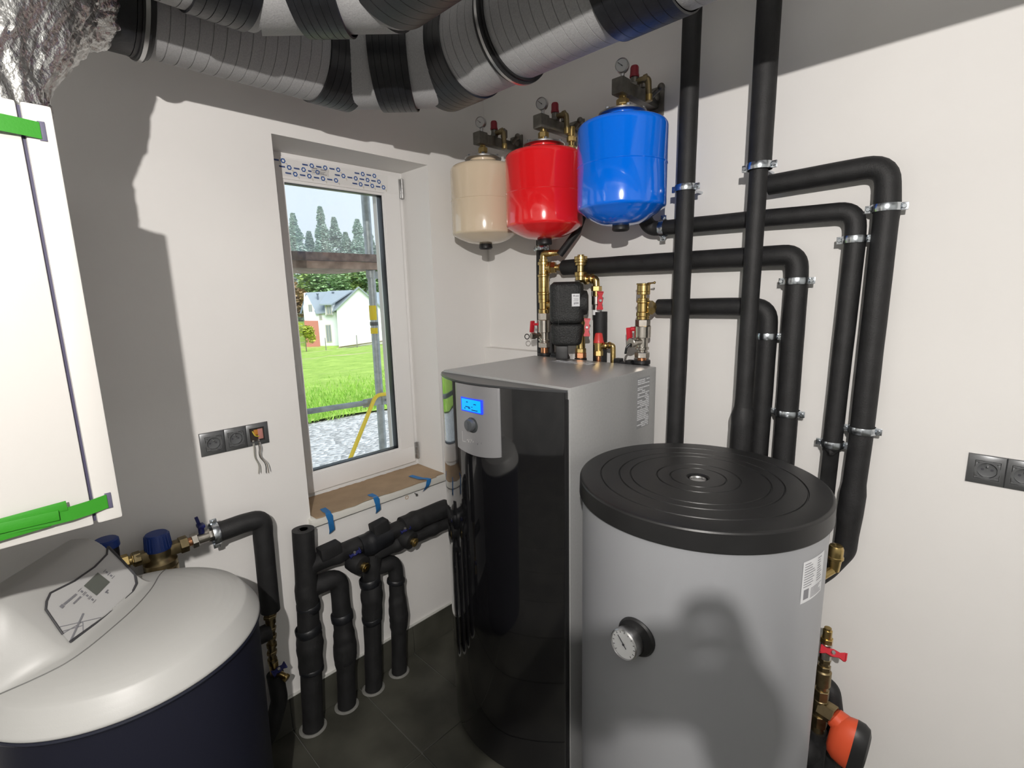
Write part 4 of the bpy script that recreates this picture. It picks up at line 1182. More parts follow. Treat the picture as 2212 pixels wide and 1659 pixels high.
# ================================================================== BRASS STACKS ON THE HEAT PUMP
def stack(x_, y_, parts, t):
    """parts: list of (name, mat, [(kind, z0, z1, r), ...])"""
    for name, m, els in parts:
        mb = MB()
        for kind, z0, z1, r in els:
            if name != 'grommet': r *= 1.13
            if kind == 'h': mb.hexn((x_, y_, z0), (x_, y_, z1), r)
            else: mb.cyl((x_, y_, z0), (x_, y_, z1), r, bev=.0015)
        mb.build(name, m, t)
def butterfly(t, p, n, along, L=.036, m=None, name='red_handle'):
    """two-winged valve handle centred at p, plane normal n, wings along `along`"""
    p = Vector(p); n = Vector(n).normalized(); a = Vector(along).normalized(); b = n.cross(a).normalized()
    mb = MB()
    prof = [(-L, .012), (-L * .86, .013), (-L * .5, .0075), (-L * .2, .010), (0, .0115), (L * .2, .010), (L * .5, .0075), (L * .86, .013), (L, .012)]
    poly = [p + a * s_ + b * w for s_, w in prof] + [p + a * s_ - b * w for s_, w in reversed(prof)]
    mb.prism([q - n * .003 for q in poly], n * .006)
    # bent-out tips
    mb.prism([p + a * L + b * .011, p + a * L - b * .011, p + a * (L - .003) - b * .011, p + a * (L - .003) + b * .011], n * .010)
    mb.prism([p - a * L + b * .011, p - a * L - b * .011, p - a * (L - .003) - b * .011, p - a * (L - .003) + b * .011], n * .010)
    h = mb.build(name, m or M_REDPLASTIC, t)
    mb = MB(); mb.hexn(p, p + n * .010, .0062); mb.cyl(p - n * .03, p, .0055, seg=10); mb.build('handle_nut', M_STEEL, h)
SY = -.100
s1 = thing('valve_stack', (.455, SY, 1.44), 'tall brass valve stack at the left rear of the heat pump', 'valve stack', 'brass valve stacks')
stack(.455, SY, [('grommet', M_RUBBER, [('c', 1.435, 1.452, .034), ('c', 1.452, 1.470, .024), ('c', 1.468, 1.478, .030)]), ('copper_stub', M_COPPER, [('c', 1.47, 1.505, .0145)]),
    ('union_nut', M_NICKEL, [('h', 1.502, 1.524, .024), ('c', 1.524, 1.532, .019), ('c', 1.532, 1.540, .0235)]), ('ball_valve', M_NICKEL, [('c', 1.538, 1.585, .019), ('c', 1.570, 1.625, .0255), ('h', 1.625, 1.655, .0235)]),
    ('lower_tee', M_BRASS, [('c', 1.654, 1.672, .0215), ('c', 1.672, 1.708, .0180), ('c', 1.700, 1.716, .0215)]), ('check_valve', M_BRASS, [('c', 1.715, 1.735, .0215), ('c', 1.735, 1.745, .0235), ('c', 1.745, 1.812, .0205), ('c', 1.765, 1.768, .0210), ('c', 1.790, 1.793, .0210), ('c', 1.812, 1.822, .0230)]),
    ('upper_tee', M_BRASS, [('c', 1.822, 1.838, .0185), ('c', 1.836, 1.865, .0175), ('c', 1.862, 1.876, .0220), ('c', 1.876, 1.888, .0170)])], s1)
mb = MB(); mb.cyl((.455, SY, 1.850), (.497, SY + .02, 1.850), .018); mb.lathe([(.020, 0), (.026, .003), (.026, .009), (.021, .012)], (.476, SY + .01, 1.850), (.9, .4, 0), 22); mb.hexn((.485, SY + .016, 1.850), (.503, SY + .025, 1.850), .026); mb.cyl((.50, SY + .025, 1.850), (.545, YW, 1.849), .013); mb.hexn((.515, SY + .035, 1.850), (.528, SY + .040, 1.850), .018); mb.build('tee_outlet', M_BRASS, s1)
mb = MB(); mb.tube(bend([(.455, SY, 1.885), (.455, SY, 1.910), (.490, SY + .005, 1.911)], .012), .0145, 14)
mb.build('barb_elbow', M_BRASS, s1)
mb = MB(); d_ = Vector((1, .08, -.02)).normalized(); o_ = Vector((.486, SY + .005, 1.911)); mb.lathe([(.012, 0)] + [q for k in range(4) for q in ((.0150 - .001 * k, .006 + k * .013), (.0085, .017 + k * .013))] + [(.006, .062)], o_, d_, 16); mb.build('hose_barb', M_BRASS, s1)
mb = MB(); mb.cyl((.455, SY, 1.690), (.49, SY + .015, 1.690), .014); mb.lathe([(.020, 0), (.022, .004), (.022, .012), (.016, .014)], (.480, SY + .01, 1.690), (1, .4, 0), 18); mb.build('side_plug', M_BRASS, s1)
mb = MB(); mb.cyl((.455, SY, 1.556), (.435, SY - .045, 1.556), .011); mb.cyl((.437, SY - .04, 1.556), (.428, SY - .060, 1.556), .0145, bev=.002); mb.build('drain_nozzle', M_NICKEL, s1)
mb = MB(); mb.box((.405, SY - .025, 1.595), (.010, .022, .052), .003, rot=Matrix.Rotation(.12, 4, 'Y')); mb.cyl((.455, SY, 1.605), (.410, SY - .022, 1.605), .006, seg=10); mb.build('red_lever', M_REDPLASTIC, s1)
mb = MB(); mb.torus((.400, SY - .055, 1.552), (.3, -.95, 0), .011, .0022, 18, 6); mb.build('cap_strap', M_RUBBER, s1)

s2 = thing('valve_stack', (.655, SY, 1.44), 'brass stack with two red butterfly handles behind the black pump', 'valve stack', 'brass valve stacks')
stack(.655, SY, [('grommet', M_RUBBER, [('c', 1.435, 1.455, .040), ('c', 1.455, 1.468, .026)]), ('copper_stub', M_COPPER, [('c', 1.462, 1.492, .0165), ('h', 1.470, 1.492, .021)]), ('ball_valve', M_BRASS, [('h', 1.492, 1.51, .02), ('c', 1.508, 1.640, .0165)]),
    ('air_vent', M_BRASS, [('c', 1.790, 1.812, .019), ('c', 1.806, 1.824, .0225), ('c', 1.824, 1.852, .0130), ('c', 1.850, 1.862, .0200), ('c', 1.862, 1.886, .0235), ('c', 1.870, 1.873, .0245), ('c', 1.886, 1.893, .012)])], s2)
mb = MB(); mb.tube(bend([(.655, SY, 1.795), (.695, SY + .01, 1.795), (.722, SY + .012, 1.795), (.724, SY + .012, 1.755)], .02), .014, 14); mb.lathe([(.021, 0), (.023, .003), (.023, .012), (.021, .015)], (.672, SY + .004, 1.795), (1, .2, 0), 18); mb.lathe([(.019, 0), (.021, .003), (.021, .008), (.019, .011)], (.698, SY + .01, 1.795), (1, .1, 0), 18)
mb.hexn((.724, SY + .012, 1.745), (.724, SY + .012, 1.765), .0215); mb.cyl((.724, SY + .012, 1.725), (.724, SY + .012, 1.748), .014); mb.build('side_elbow', M_BRASS, s2)
mb = MB(); mb.cyl((.724, SY + .012, 1.690), (.724, SY + .012, 1.727), .019, bev=.003); mb.cyl((.724, SY + .012, 1.668), (.724, SY + .012, 1.692), .013); mb.build('upper_ball_valve', M_NICKEL, s2)
mb = MB(); mb.cyl((.724, SY + .012, 1.650), (.724, SY + .012, 1.67), .0165); mb.build('white_sleeve', M_WHITE, s2)
butterfly(s2, (.758, SY - .012, 1.708), (.72, -.7, 0), (0, .05, 1)); butterfly(s2, (.712, SY - .035, 1.602), (.55, -.83, 0), (0, .05, 1))

sv = thing('safety_valve', (.745, SY, 1.44), 'brass safety valve with bright red cap behind the heat pump', 'valve')
mb = MB(); mb.cyl((.745, SY, 1.41), (.745, SY, 1.470), .0085); mb.cyl((.745, SY, 1.455), (.745, SY, 1.470), .0105); mb.cyl((.745, SY, 1.478), (.745, SY, 1.486), .0115); mb.cyl((.745, SY, 1.466), (.745, SY, 1.482), .0095); mb.build('copper_stub', M_COPPER, sv)
mb = MB(); mb.hexn((.745, SY, 1.484), (.745, SY, 1.506), .0185); mb.cyl((.745, SY, 1.505), (.745, SY, 1.532), .0165, bev=.002); mb.cyl((.745, SY, 1.530), (.745, SY, 1.538), .019); mb.build('valve_body', M_BRASS, sv)
mb = MB(); mb.lathe([(.0215, 0), (.0215, .005), (.0195, .010), (.0150, .036), (.012, .040), (.004, .041)], (.745, SY, 1.538), seg=12); mb.build('red_cap', mat('bright_red_plastic', (.62, .05, .045), .35), sv)
mb = MB(); mb.tube(bend([(.745, SY, 1.522), (.785, SY + .01, 1.528), (.806, SY + .012, 1.530), (.808, SY + .012, 1.42)], .014), .0105, 14); mb.lathe([(.013, 0), (.0145, .003), (.0145, .010), (.013, .012)], (.768, SY + .006, 1.526), (1, .2, .1), 16); mb.lathe([(.0125, 0), (.014, .003), (.014, .008), (.012, .010)], (.786, SY + .009, 1.529), (1, .15, .05), 16); mb.build('outlet_pipe', M_BRASS, sv)

s3 = thing('valve_stack', (.943, SY, 1.44), 'brass and nickel valve stack at the right rear of the heat pump', 'valve stack', 'brass valve stacks')
stack(.943, SY, [('grommet', M_RUBBER, [('c', 1.43, 1.456, .036), ('c', 1.456, 1.468, .026), ('c', 1.468, 1.482, .032)]), ('copper_stub', M_COPPER, [('c', 1.478, 1.498, .0145)]),
    ('union_nut', M_NICKEL, [('h', 1.492, 1.512, .0245), ('c', 1.512, 1.522, .018), ('c', 1.522, 1.532, .0225)]), ('ball_valve', M_NICKEL, [('c', 1.53, 1.58, .0185), ('c', 1.568, 1.612, .0275), ('h', 1.612, 1.636, .0245)]),
    ('tee', M_BRASS, [('c', 1.636, 1.648, .0205), ('c', 1.648, 1.664, .0225), ('c', 1.664, 1.698, .0195), ('c', 1.698, 1.708, .0225), ('c', 1.706, 1.716, .019)]),
    ('air_vent', M_BRASS, [('c', 1.714, 1.730, .0100), ('c', 1.728, 1.764, .0215), ('c', 1.738, 1.741, .0225), ('c', 1.764, 1.770, .0235)])], s3)
mb = MB(); mb.cyl((.96, SY - .002, 1.769), (.985, SY - .002, 1.770), .003, seg=8); mb.sphere((.988, SY - .002, 1.771), .005, 10, 6); mb.build('vent_screw', M_BRASS, s3)
mb = MB(); mb.cyl((.943, SY, 1.680), (.978, SY + .025, 1.680), .017); mb.lathe([(.024, 0), (.026, .004), (.030, .016), (.017, .030)], (.956, SY + .008, 1.680), (.8, .6, 0), 6); mb.cyl((.96, SY + .012, 1.680), (1.0, YW, 1.680), .014); mb.build('tee_outlet', M_BRASS, s3)
mb = MB(); mb.cyl((.943, SY, 1.553), (.935, SY - .05, 1.553), .0135); mb.cyl((.934, SY - .046, 1.553), (.931, SY - .066, 1.553), .0185, bev=.002); mb.build('drain_nozzle', M_NICKEL, s3)
mb = MB(); mb.box((.900, SY - .022, 1.578), (.016, .020, .056), .003, rot=Matrix.Rotation(-.10, 4, 'Y')); mb.cyl((.943, SY, 1.600), (.902, SY - .016, 1.600), .0085, seg=12); mb.build('red_lever', M_REDPLASTIC, s3)
mb = MB(); mb.tube(bend([(.931, SY - .068, 1.548), (.922, SY - .078, 1.535), (.916, SY - .075, 1.512)], .01), .0045, 8); mb.build('cap_strap', M_RUBBER, s3)

# circulation pump in its moulded black foam shell
pump = thing('circulation_pump', (.63, -.14, 1.5), 'circulation pump in a moulded black foam shell on the heat pump', 'pump')
M_EPP = mat('black_epp', (.017, .018, .018), .55, noise_amt=.5, nscale=140, bump=.8, bscale=190, bdist=.004)
def epp(z0, z1, xa, xb, ya, yb, name, r=.022):
    mb = MB(); rows = []; seg = 40
    N = 12; vs_ = []; fs = []
    for i in range(N + 1):
        t = i / N; z = z0 + (z1 - z0) * t
        e = min(t, 1 - t) * (z1 - z0)
        ins = .010 * (1 - min(1, e / .012)) ** 2
        for k in range(seg):
            a = 2 * PI * k / seg; c, s_ = math.cos(a), math.sin(a); p = 5
            sx = math.copysign(abs(c) ** (2 / p), c); sy = math.copysign(abs(s_) ** (2 / p), s_)
            w = 1.0 if z > 1.60 else 1 - .10 * ((1.60 - z) / .08) ** 1.3
            vs_.append(((xa + xb) / 2 + ((xb - xa) / 2 * w - ins) * sx, (ya + yb) / 2 + ((yb - ya) / 2 * w - ins) * sy, z))
    for i in range(N):
        for k in range(seg):
            k2 = (k + 1) % seg; fs.append((i * seg + k, i * seg + k2, (i + 1) * seg + k2, (i + 1) * seg + k))
    fs += [tuple(reversed(range(seg))), tuple(N * seg + k for k in range(seg))]
    mb.add(vs_, fs); return mb.build(name, M_EPP, pump)
PC = Vector((.632, -.165, 0)); pcx = Vector((.81, .586, 0)); pcy = Vector((-.586, .81, 0))
def epp(z0, z1, name):
    mb = MB(); seg = 56; N = 14; vs_ = []; fs = []
    for i in range(N + 1):
        t = i / N; z = z0 + (z1 - z0) * t
        e = min(t, 1 - t) * (z1 - z0)
        ins = .010 * (1 - min(1, e / .012)) ** 2
        if e == (1 - t) * (z1 - z0) and z1 > 1.7: ins = .016 * (1 - min(1, e / .018)) ** 2
        w = 1.0 if z > 1.61 else 1 - .13 * ((1.61 - z) / .08) ** 1.2
        for k in range(seg):
            a = 2 * PI * k / seg; c, s_ = math.cos(a), math.sin(a); p = 3.4
            sx = math.copysign(abs(c) ** (2 / p), c); sy = math.copysign(abs(s_) ** (2 / p), s_)
            q = PC + pcx * ((.0685 * w - ins) * sx) + pcy * ((.047 * w - ins) * sy); vs_.append((q.x, q.y, z))
    for i in range(N):
        for k in range(seg):
            k2 = (k + 1) % seg; fs.append((i * seg + k, i * seg + k2, (i + 1) * seg + k2, (i + 1) * seg + k))
    fs += [tuple(reversed(range(seg))), tuple(N * seg + k for k in range(seg))]
    mb.add(vs_, fs); return mb.build(name, M_EPP, pump, smooth=50)
prot = Matrix((pcx, pcy, Vector((0, 0, 1)))).transposed().to_4x4()
def pq(u, d, z): q = PC + pcx * u + pcy * d; return Vector((q.x, q.y, z))
epp(1.6185, 1.785, 'upper_shell'); epp(1.528, 1.6165, 'lower_shell')
mb = MB(); mb.box(pq(-.032, -.0452, 1.66), (.0014, .003, .225), .0005, rot=prot); mb.build('shell_joint', M_RUBBER, pump)
mb = MB(); mb.lathe([(.050, 0), (.052, .01), (.048, .03), (.030, .036)], pq(.052, .01, 1.70), pcx, 28); mb.build('motor_head', M_EPP, pump)
mb = MB(); mb.box(pq(-.02, .0, 1.50), (.05, .03, .06), .004, rot=prot); mb.build('pump_foot', M_RUBBER, pump)
lrot = prot @ Matrix.Rotation(.17, 4, 'Z')
lc = pq(.0375, -.0462, 1.712); ln_ = (lrot @ Vector((0, -1, 0, 0))).to_3d(); lx_ = (lrot @ Vector((1, 0, 0, 0))).to_3d()
mb = MB(); mb.box(lc, (.032, .0012, .050), .0004, rot=lrot); lb_ = mb.build('label', M_LABEL, pump)
mb = MB()
for (a, b, w, h) in ((-.007, .017, .005, .006), (.005, .016, .014, .003), (0, .006, .018, .0012), (.002, .002, .016, .0012), (0, -.003, .020, .0014), (-.006, -.013, .004, .008), (.001, -.012, .005, .007), (.008, -.012, .005, .006)):
    mb.box(lc + lx_ * a + ln_ * .0010 + Vector((0, 0, b)), (w, .0008, h), rot=lrot)
mb.build('label_print', M_GREYINK, pump)['kind'] = 'stuff'
# black clips at the rear edge of the heat pump
for (x0, x1, lab) in ((.515, .60, 'black plastic clip under the pump at the rear of the heat pump'), (.835, .915, 'black plastic clip left of the right brass stack')):
    mb = MB(); mb.box(((x0 + x1) / 2, -.115, 1.462), (x1 - x0, .03, .022), .004); mb.box((x0 + .016, -.118, 1.477), (.028, .03, .014), .004); mb.box((x1 - .014, -.118, 1.474), (.024, .03, .014), .004)
    tag(mb.build('plastic_clip', M_RUBBER, origin=((x0 + x1) / 2, -.115, 1.45)), lab, 'clip', 'clips at the rear of the heat pump')

# ================================================================== FLOOR RISERS AND MANIFOLD UNDER THE WINDOW
MX = .067
def seal(t, x_, y_, r):
    mb = MB(); mb.lathe([(r + .000, 0), (r + .000, .004), (r + .005, .005), (r + .010, .0012), (r + .013, 0)], (x_, y_, 0), seg=40, cap=False); mb.build('mortar_ring', mat('mortar', (.20, .20, .185), .95, bump=.8, bscale=120, bdist=.004), t)
def riser_group(label, p_main, y_br, z_top, z_br, z_h, y_end, r, zc1, zc2, seed):
    t = thing('insulated_riser', (MX, p_main, 0), label, 'pipe', 'floor risers under the window')
    mb = MB(); foam_pipe(mb, [(MX - .012, p_main - .012, -.03), (MX, p_main + .01, .45), (MX, p_main + .028, z_top)], r, .2, .07, 26, seed, ((zc1 + .03 - .10, zc1 + .03 + .09, .17), (zc1 + .01, zc1 + .03 + .05, .10), (.60, .68, .08)), step=.012); mb.build('main_riser', M_FOAM, t, smooth=60)
    mb = MB(); foam_pipe(mb, [(MX, p_main + .02, z_br), (MX, y_br, z_br - .005), (MX, y_br, .30), (MX - .012, y_br - .012, -.03)], r * .92, .05, .07, 26, seed + 1, ((.15 + z_br - zc2 - .09, .15 + z_br - zc2 + .10, .16), (.15 + z_br - zc2 - .03, .15 + z_br - zc2 + .06, .10)), step=.012); mb.build('branch_riser', M_FOAM, t, smooth=60)
    mb = MB(); foam_pipe(mb, [(MX + .005, p_main + .02, z_h), (MX + .005, y_end, z_h)], r * .88, .05, .10, 26, seed + 2, ((.10, .16, .14), (.30, .36, .12)), step=.012); mb.build('supply_line', M_FOAM, t, smooth=60)
    for (yy, zz, rr_) in ((p_main + .008, zc1 + .085, r * 1.17), (p_main + .004, zc1 - .09, r * 1.12), (p_main + .018, z_br - .075, r * 1.07), (y_br, zc2 + .10, r * 1.06), (y_br - .002, zc2 - .095, r * 1.04)):
        mb = MB(); h_ = random.uniform(.018, .04); tl = Vector((random.uniform(-.18, .18), random.uniform(-.18, .18), 1)).normalized()
        mb.lathe([(rr_ * .94, -h_ / 2), (rr_ * 1.02, -h_ / 2 + .003), (rr_ * 1.04, 0), (rr_ * 1.02, h_ / 2 - .003), (rr_ * .94, h_ / 2)], (MX - .002, yy, zz), tl, 26, cap=False); mb.build('tape_wrap', M_TAPE, t, smooth=60)
    seal(t, MX - .012, p_main - .012, r); seal(t, MX - .012, y_br - .012, r * .92)
    return t
rg1 = riser_group('left pair of black risers with open top under the window', -1.118, -.968, .868, .618, .715, -.40, .041, .36, .33, 21)
mb = MB(); foam_pipe(mb, [(MX + .006, -.87, .705), (MX + .008, -.73, .71)], .047, .05, .14, 24, 31, ((.03, .08, .10),), step=.01); mb.build('tape_bulge', M_TAPE, rg1, smooth=60)
mb = MB(); foam_pipe(mb, [(MX + .008, -.66, .722), (MX + .008, -.40, .722)], .043, .05, .10, 24, 32, ((.04, .10, .10),), step=.012); mb.build('thick_sleeve', M_FOAM, rg1, smooth=60)
mb = MB(); mb.box((MX + .018, -.775, .755), (.05, .075, .075), .006, rot=Matrix.Rotation(.12, 4, 'X')); mb.build('foam_flap', M_FOAM, rg1)
mb = MB(); mb.box((MX + .02, -1.005, .752), (.05, .085, .05), .006, rot=Matrix.Rotation(.06, 4, 'X')); mb.build('foam_flap', M_FOAM, rg1)
mb = MB(); mb.lathe([(.016, 0), (.018, .001), (.019, .0)], (MX, -1.090, .8685), seg=24); mb.build('open_bore', mat('bore_black', (.004, .004, .004), .9), rg1)
rg2 = riser_group('right pair of black risers under the window beside the heat pump', -.838, -.702, .655, .575, .648, -.40, .0375, .44, .37, 25)
def drain_valve(y, z, label):
    t = thing('drain_valve', (MX + .04, y, z), label, 'valve', 'drain valves on the manifold')
    mb = MB(); mb.lathe([(.040, -.03), (.043, .0), (.040, .03), (.030, .034)], (MX + .03, y, z), (.93, .28, -.2), 22); b0 = mb.build('foam_boss', M_FOAM, t)
    d = Vector((.93, .28, -.2)).normalized(); p = Vector((MX + .03, y, z)) + d * .034
    mb = MB(); mb.cyl(p, p + d * .012, .0165); mb.cyl(p + d * .010, p + d * .018, .0205, bev=.002); mb.lathe([(.008, 0), (.008, .002)], p + d * .018, d, 6); mb.build('brass_plug', M_BRASS, t)
    q = Vector((MX + .035, y - .012, z + .048))
    mb = MB(); mb.cyl(q - Vector((0, 0, .02)), q, .006, seg=10); mb.hexn(q, q + Vector((0, 0, .008)), .009); mb.build('valve_stem', M_BRASS, t)
    butterfly(t, q + Vector((.006, 0, .004)), (.5, -.2, .8), (.15, 1, .22), .024, M_NAVY, 'blue_handle')
drain_valve(-.898, .655, 'left drain valve with blue handle and brass plug under the window')
drain_valve(-.652, .668, 'right drain valve with blue handle and brass plug beside the heat pump')

# ================================================================== SOFTENER PLUMBING
FX = .078
wl_ = thing('water_line', (FX, -1.55, .93), 'brass water line with blue-capped pressure regulator behind the softener', 'pipework')
dirw = Vector((0, 1, .012)).normalized()
mb = MB(); mb.cyl((FX, -1.66, .968), (FX, -1.60, .968), .014); mb.hexn((FX, -1.645, .968), (FX, -1.622, .968), .024); mb.hexn((FX, -1.615, .968), (FX, -1.598, .968), .02); mb.build('brass_union', M_BRASS, wl_)
mb = MB(); mb.box((FX, -1.582, .966), (.034, .05, .036), .006); mb.hexn((FX, -1.612, .967), (FX, -1.592, .967), .023); mb.lathe([(.042, -.075), (.046, -.070), (.046, -.050), (.043, -.047), (.046, -.044), (.046, -.028), (.036, -.020), (.032, -.012), (.034, 0), (.034, .012)], (FX, -1.545, .965), seg=36); mb.box((FX, -1.50, .965), (.038, .046, .038), .008); mb.hexn((FX, -1.490, .965), (FX, -1.466, .966), .027); mb.build('regulator_body', M_DBRASS, wl_)
mb = MB(); prof = [(.036, 0), (.0365, .004), (.0325, .048), (.029, .053), (.004, .054)]
mb.lathe(prof, (FX, -1.545, .977), seg=28)
for k in range(24):
    a = 2 * PI * k / 24; mb.cyl((FX + .0360 * math.cos(a), -1.545 + .0360 * math.sin(a), .982), (FX + .0325 * math.cos(a), -1.545 + .0325 * math.sin(a), 1.025), .0016, seg=5)
mb.build('blue_cap', M_BLUEPLASTIC, wl_)
mb = MB(); mb.cyl((FX, -1.468, .966), (FX, -1.452, .967), .014); mb.build('copper_ring', M_COPPER, wl_)
mb = MB(); mb.hexn((FX, -1.456, .966), (FX, -1.438, .967), .024); mb.cyl((FX, -1.44, .967), (FX, -1.392, .968), .0185, bev=.002); mb.hexn((FX, -1.408, .968), (FX, -1.392, .968), .021); mb.build('ball_valve', M_NICKEL, wl_)
mb = MB(); mb.cyl((FX, -1.424, .984), (FX, -1.424, 1.004), .009); mb.build('valve_stem', M_NAVY, wl_)
mb = MB(); mb.box((FX, -1.424, 1.010), (.030, .022, .012), .004); mb.box((FX - .004, -1.430, 1.028), (.007, .010, .030), .002, rot=Matrix.Rotation(.2, 4, 'X')); mb.build('blue_handle', M_NAVY, wl_)
mb = MB(); mb.cyl((FX, -1.394, .968), (FX, -1.378, .968), .013); mb.build('brass_nipple', M_BRASS, wl_)
pv = thing('filter_head', (.10, -1.668, .90), 'blue-capped black filter head half hidden behind the softener hood', 'filter')
mb = MB(); mb.cyl((.10, -1.668, .93), (.10, -1.668, 1.04), .024, .028); mb.lathe([(.030, 0), (.032, .01), (.026, .03)], (.10, -1.668, .93), seg=20); mb.build('filter_body', M_RUBBER, pv)
mb = MB(); mb.lathe([(.031, 0), (.032, .003), (.031, .022), (.027, .026), (.004, .027)], (.10, -1.668, 1.04), seg=28); mb.build('blue_cap', M_BLUEPLASTIC, pv)
hs = thing('insulated_hose', (FX, -1.245, .17), 'black insulated pipe bending down with brass valve left of the window risers', 'pipe')
mb = MB(); foam_pipe(mb, [(FX, -1.384, .968), (FX, -1.30, .972), (FX, -1.232, .968), (FX, -1.238, .90), (FX, -1.244, .605)], .0335, [0, .2, .045, .2, 0], .03, 26, 41); mb.build('upper_sleeve', M_FOAM, hs, smooth=60)
mb = MB(); z = .607
for k, (h, r) in enumerate(((.018, .019), (.012, .024), (.022, .018), (.016, .0145), (.012, .020), (.020, .0145), (.014, .020), (.020, .014), (.012, .018), (.018, .0135), (.012, .019), (.020, .0135), (.012, .017), (.012, .0135))):
    (mb.hexn if r > .0185 else mb.cyl)((FX, -1.246 - .002 * k * .5, z), (FX, -1.246 - .002 * k * .5, z - h), r); z -= h
mb.build('brass_fittings', M_DBRASS, hs)
mb = MB(); mb.cyl((FX, -1.255, .40), (FX, -1.256, .335), .016, bev=.003); mb.cyl((FX, -1.255, .355), (FX + .035, -1.232, .335), .012); mb.cyl((FX + .033, -1.233, .336), (FX + .044, -1.227, .330), .0145, bev=.002); mb.build('drain_cock', M_BRASS, hs)
butterfly(hs, (FX + .026, -1.246, .372), (.5, -.3, .8), (.1, 1, .35), .026, M_NAVY, 'blue_handle')
mb = MB(); foam_pipe(mb, [(FX, -1.255, .345), (FX, -1.250, .23), (FX - .01, -1.285, .12), (FX - .03, -1.32, .05)], .030, .08, .03, 24, 42); mb.build('lower_sleeve', M_FOAM, hs, smooth=60)
mb = MB(); mb.cyl((FX, -1.40, .525), (FX, -1.255, .525), .031); mb.build('side_sleeve', M_FOAM, hs)
clamp((FX, -1.386, .968), (0, 1, .02), .034, 'zinc clamp at the start of the insulated pipe by the softener', 'X')

# ================================================================== TANK CONNECTIONS AT RIGHT
av = thing('air_vent', (1.615, -.17, .90), 'brass air vent peeking out right of the silver tank', 'valve')
mb = MB(); mb.cyl((1.632, -.15, .90), (1.632, -.15, .945), .014, .019); mb.cyl((1.632, -.15, .938), (1.632, -.15, .948), .0225, bev=.002); mb.cyl((1.632, -.15, .948), (1.632, -.15, .956), .0205); mb.lathe([(.0205, 0), (.0205, .016), (.017, .025), (.006, .029)], (1.632, -.15, .956), seg=24); mb.build('vent_body', M_BRASS, av)
mb = MB(); mb.cyl((1.632, -.15, .905), (1.60, -.20, .88), .012); mb.build('vent_elbow', M_BRASS, av)
vg = thing('tank_valve', (1.63, -.15, .05), 'brass valve column with red handle right of the silver tank', 'valve')
XV, YV = 1.632, -.150
mb = MB(); mb.cyl((XV, YV, .668), (XV, YV, .700), .013, bev=.002); mb.cyl((XV, YV, .690), (XV, YV, .706), .010); mb.hexn((XV, YV, .655), (XV, YV, .672), .018); mb.build('top_coupling', M_BRASS, vg)
mb = MB(); mb.cyl((XV, YV, .600), (XV, YV, .655), .0165, bev=.002); mb.build('ball_valve', M_NICKEL, vg)
mb = MB(); mb.hexn((XV, YV, .588), (XV, YV, .602), .0185); mb.cyl((XV, YV, .575), (XV, YV, .590), .014); mb.hexn((XV, YV, .560), (XV, YV, .576), .0195); mb.cyl((XV, YV, .505), (XV, YV, .560), .0225, bev=.004); mb.cyl((XV, YV, .49), (XV, YV, .505), .016); mb.hexn((XV, YV, .455), (XV, YV, .490), .0225); mb.cyl((XV, YV, .33), (XV, YV, .455), .020, bev=.003); mb.hexn((XV, YV, .36), (XV, YV, .40), .026); mb.build('valve_column', M_DBRASS, vg)
butterfly(vg, (XV + .022, YV - .02, .642), (.3, -.55, .75), (1, .1, .0), .034)
mb = MB(); mb.hexn((XV, YV, .425), (XV + .045, YV - .01, .425), .030); mb.build('actuator_nut', M_DBRASS, vg)
mb = MB(); mb.cyl((XV, YV, .34), (XV, YV, .02), .028); mb.sphere((XV - .03, YV - .02, .27), .05, 16, 10); mb.build('foam_wrap', M_FOAM, vg)
mb = MB(); mb.tube(bend([(1.60, -.06, .445), (1.645, -.07, .45), (1.662, -.08, .37), (1.655, -.09, .1)], .04), .026, 16); tag(mb.build('insulated_pipe', M_FOAM, origin=(1.66, -.09, .1)), 'black bent pipe behind the orange actuator', 'pipe', 'insulated pipes on the right wall')
ac = thing('valve_actuator', (XV + .09, YV, .30), 'orange and black rounded valve actuator at lower right', 'actuator')
ad = Vector((.92, .05, -.10)).normalized()
mb = MB(); o_ = Vector((XV + .040, YV - .012, .425))
mb.lathe([(.020, -.004), (.030, .002), (.036, .030)], o_, (.95, -.15, -.45), 32, cap=True)
ob = MB(); vs_ = []; fs = []; K = 40
o2 = Vector((XV + .078, YV - .022, .372)); ax_, ay_, az_ = frame_axes(ad)
ellr = [(.030, -.044), (.046, -.038), (.058, -.022), (.064, .000), (.066, .016)]
def actuator_ring(r, h, lst):
    for k in range(K):
        a = 2 * PI * k / K; lst.append(o2 + az_ * h + ax_ * (math.cos(a) * r * .80) + ay_ * (math.sin(a) * r * 1.28 - .004))
def loft(rings_, name, m):
    mb2 = MB(); L_ = []
    for r, h in rings_: actuator_ring(r, h, L_)
    f_ = []
    for i in range(len(rings_) - 1):
        for k in range(K):
            k2 = (k + 1) % K; f_.append((i * K + k, i * K + k2, (i + 1) * K + k2, (i + 1) * K + k))
    f_ += [tuple(reversed(range(K))), tuple((len(rings_) - 1) * K + k for k in range(K))]
    mb2.add(L_, f_); return mb2.build(name, m, ac)
loft(ellr, 'orange_housing', mat('orange_plastic', (.72, .095, .035), .4))
loft([(.0665, .016), (.0655, .036), (.058, .050), (.042, .056)], 'black_cap', M_PLASTIC)
mb.build('orange_neck', MATS['orange_plastic'], ac)
for k in range(2):
    mb = MB(); mb.tube(bend([(XV + .09 + .014 * k, YV - .03, .315), (XV + .092 + .016 * k, YV - .03, .2), (XV + .07 + .01 * k, YV - .02, .02)], .05), .0022, 8); mb.build('cable', mat('cable_grey', (.45, .45, .45), .5), ac)

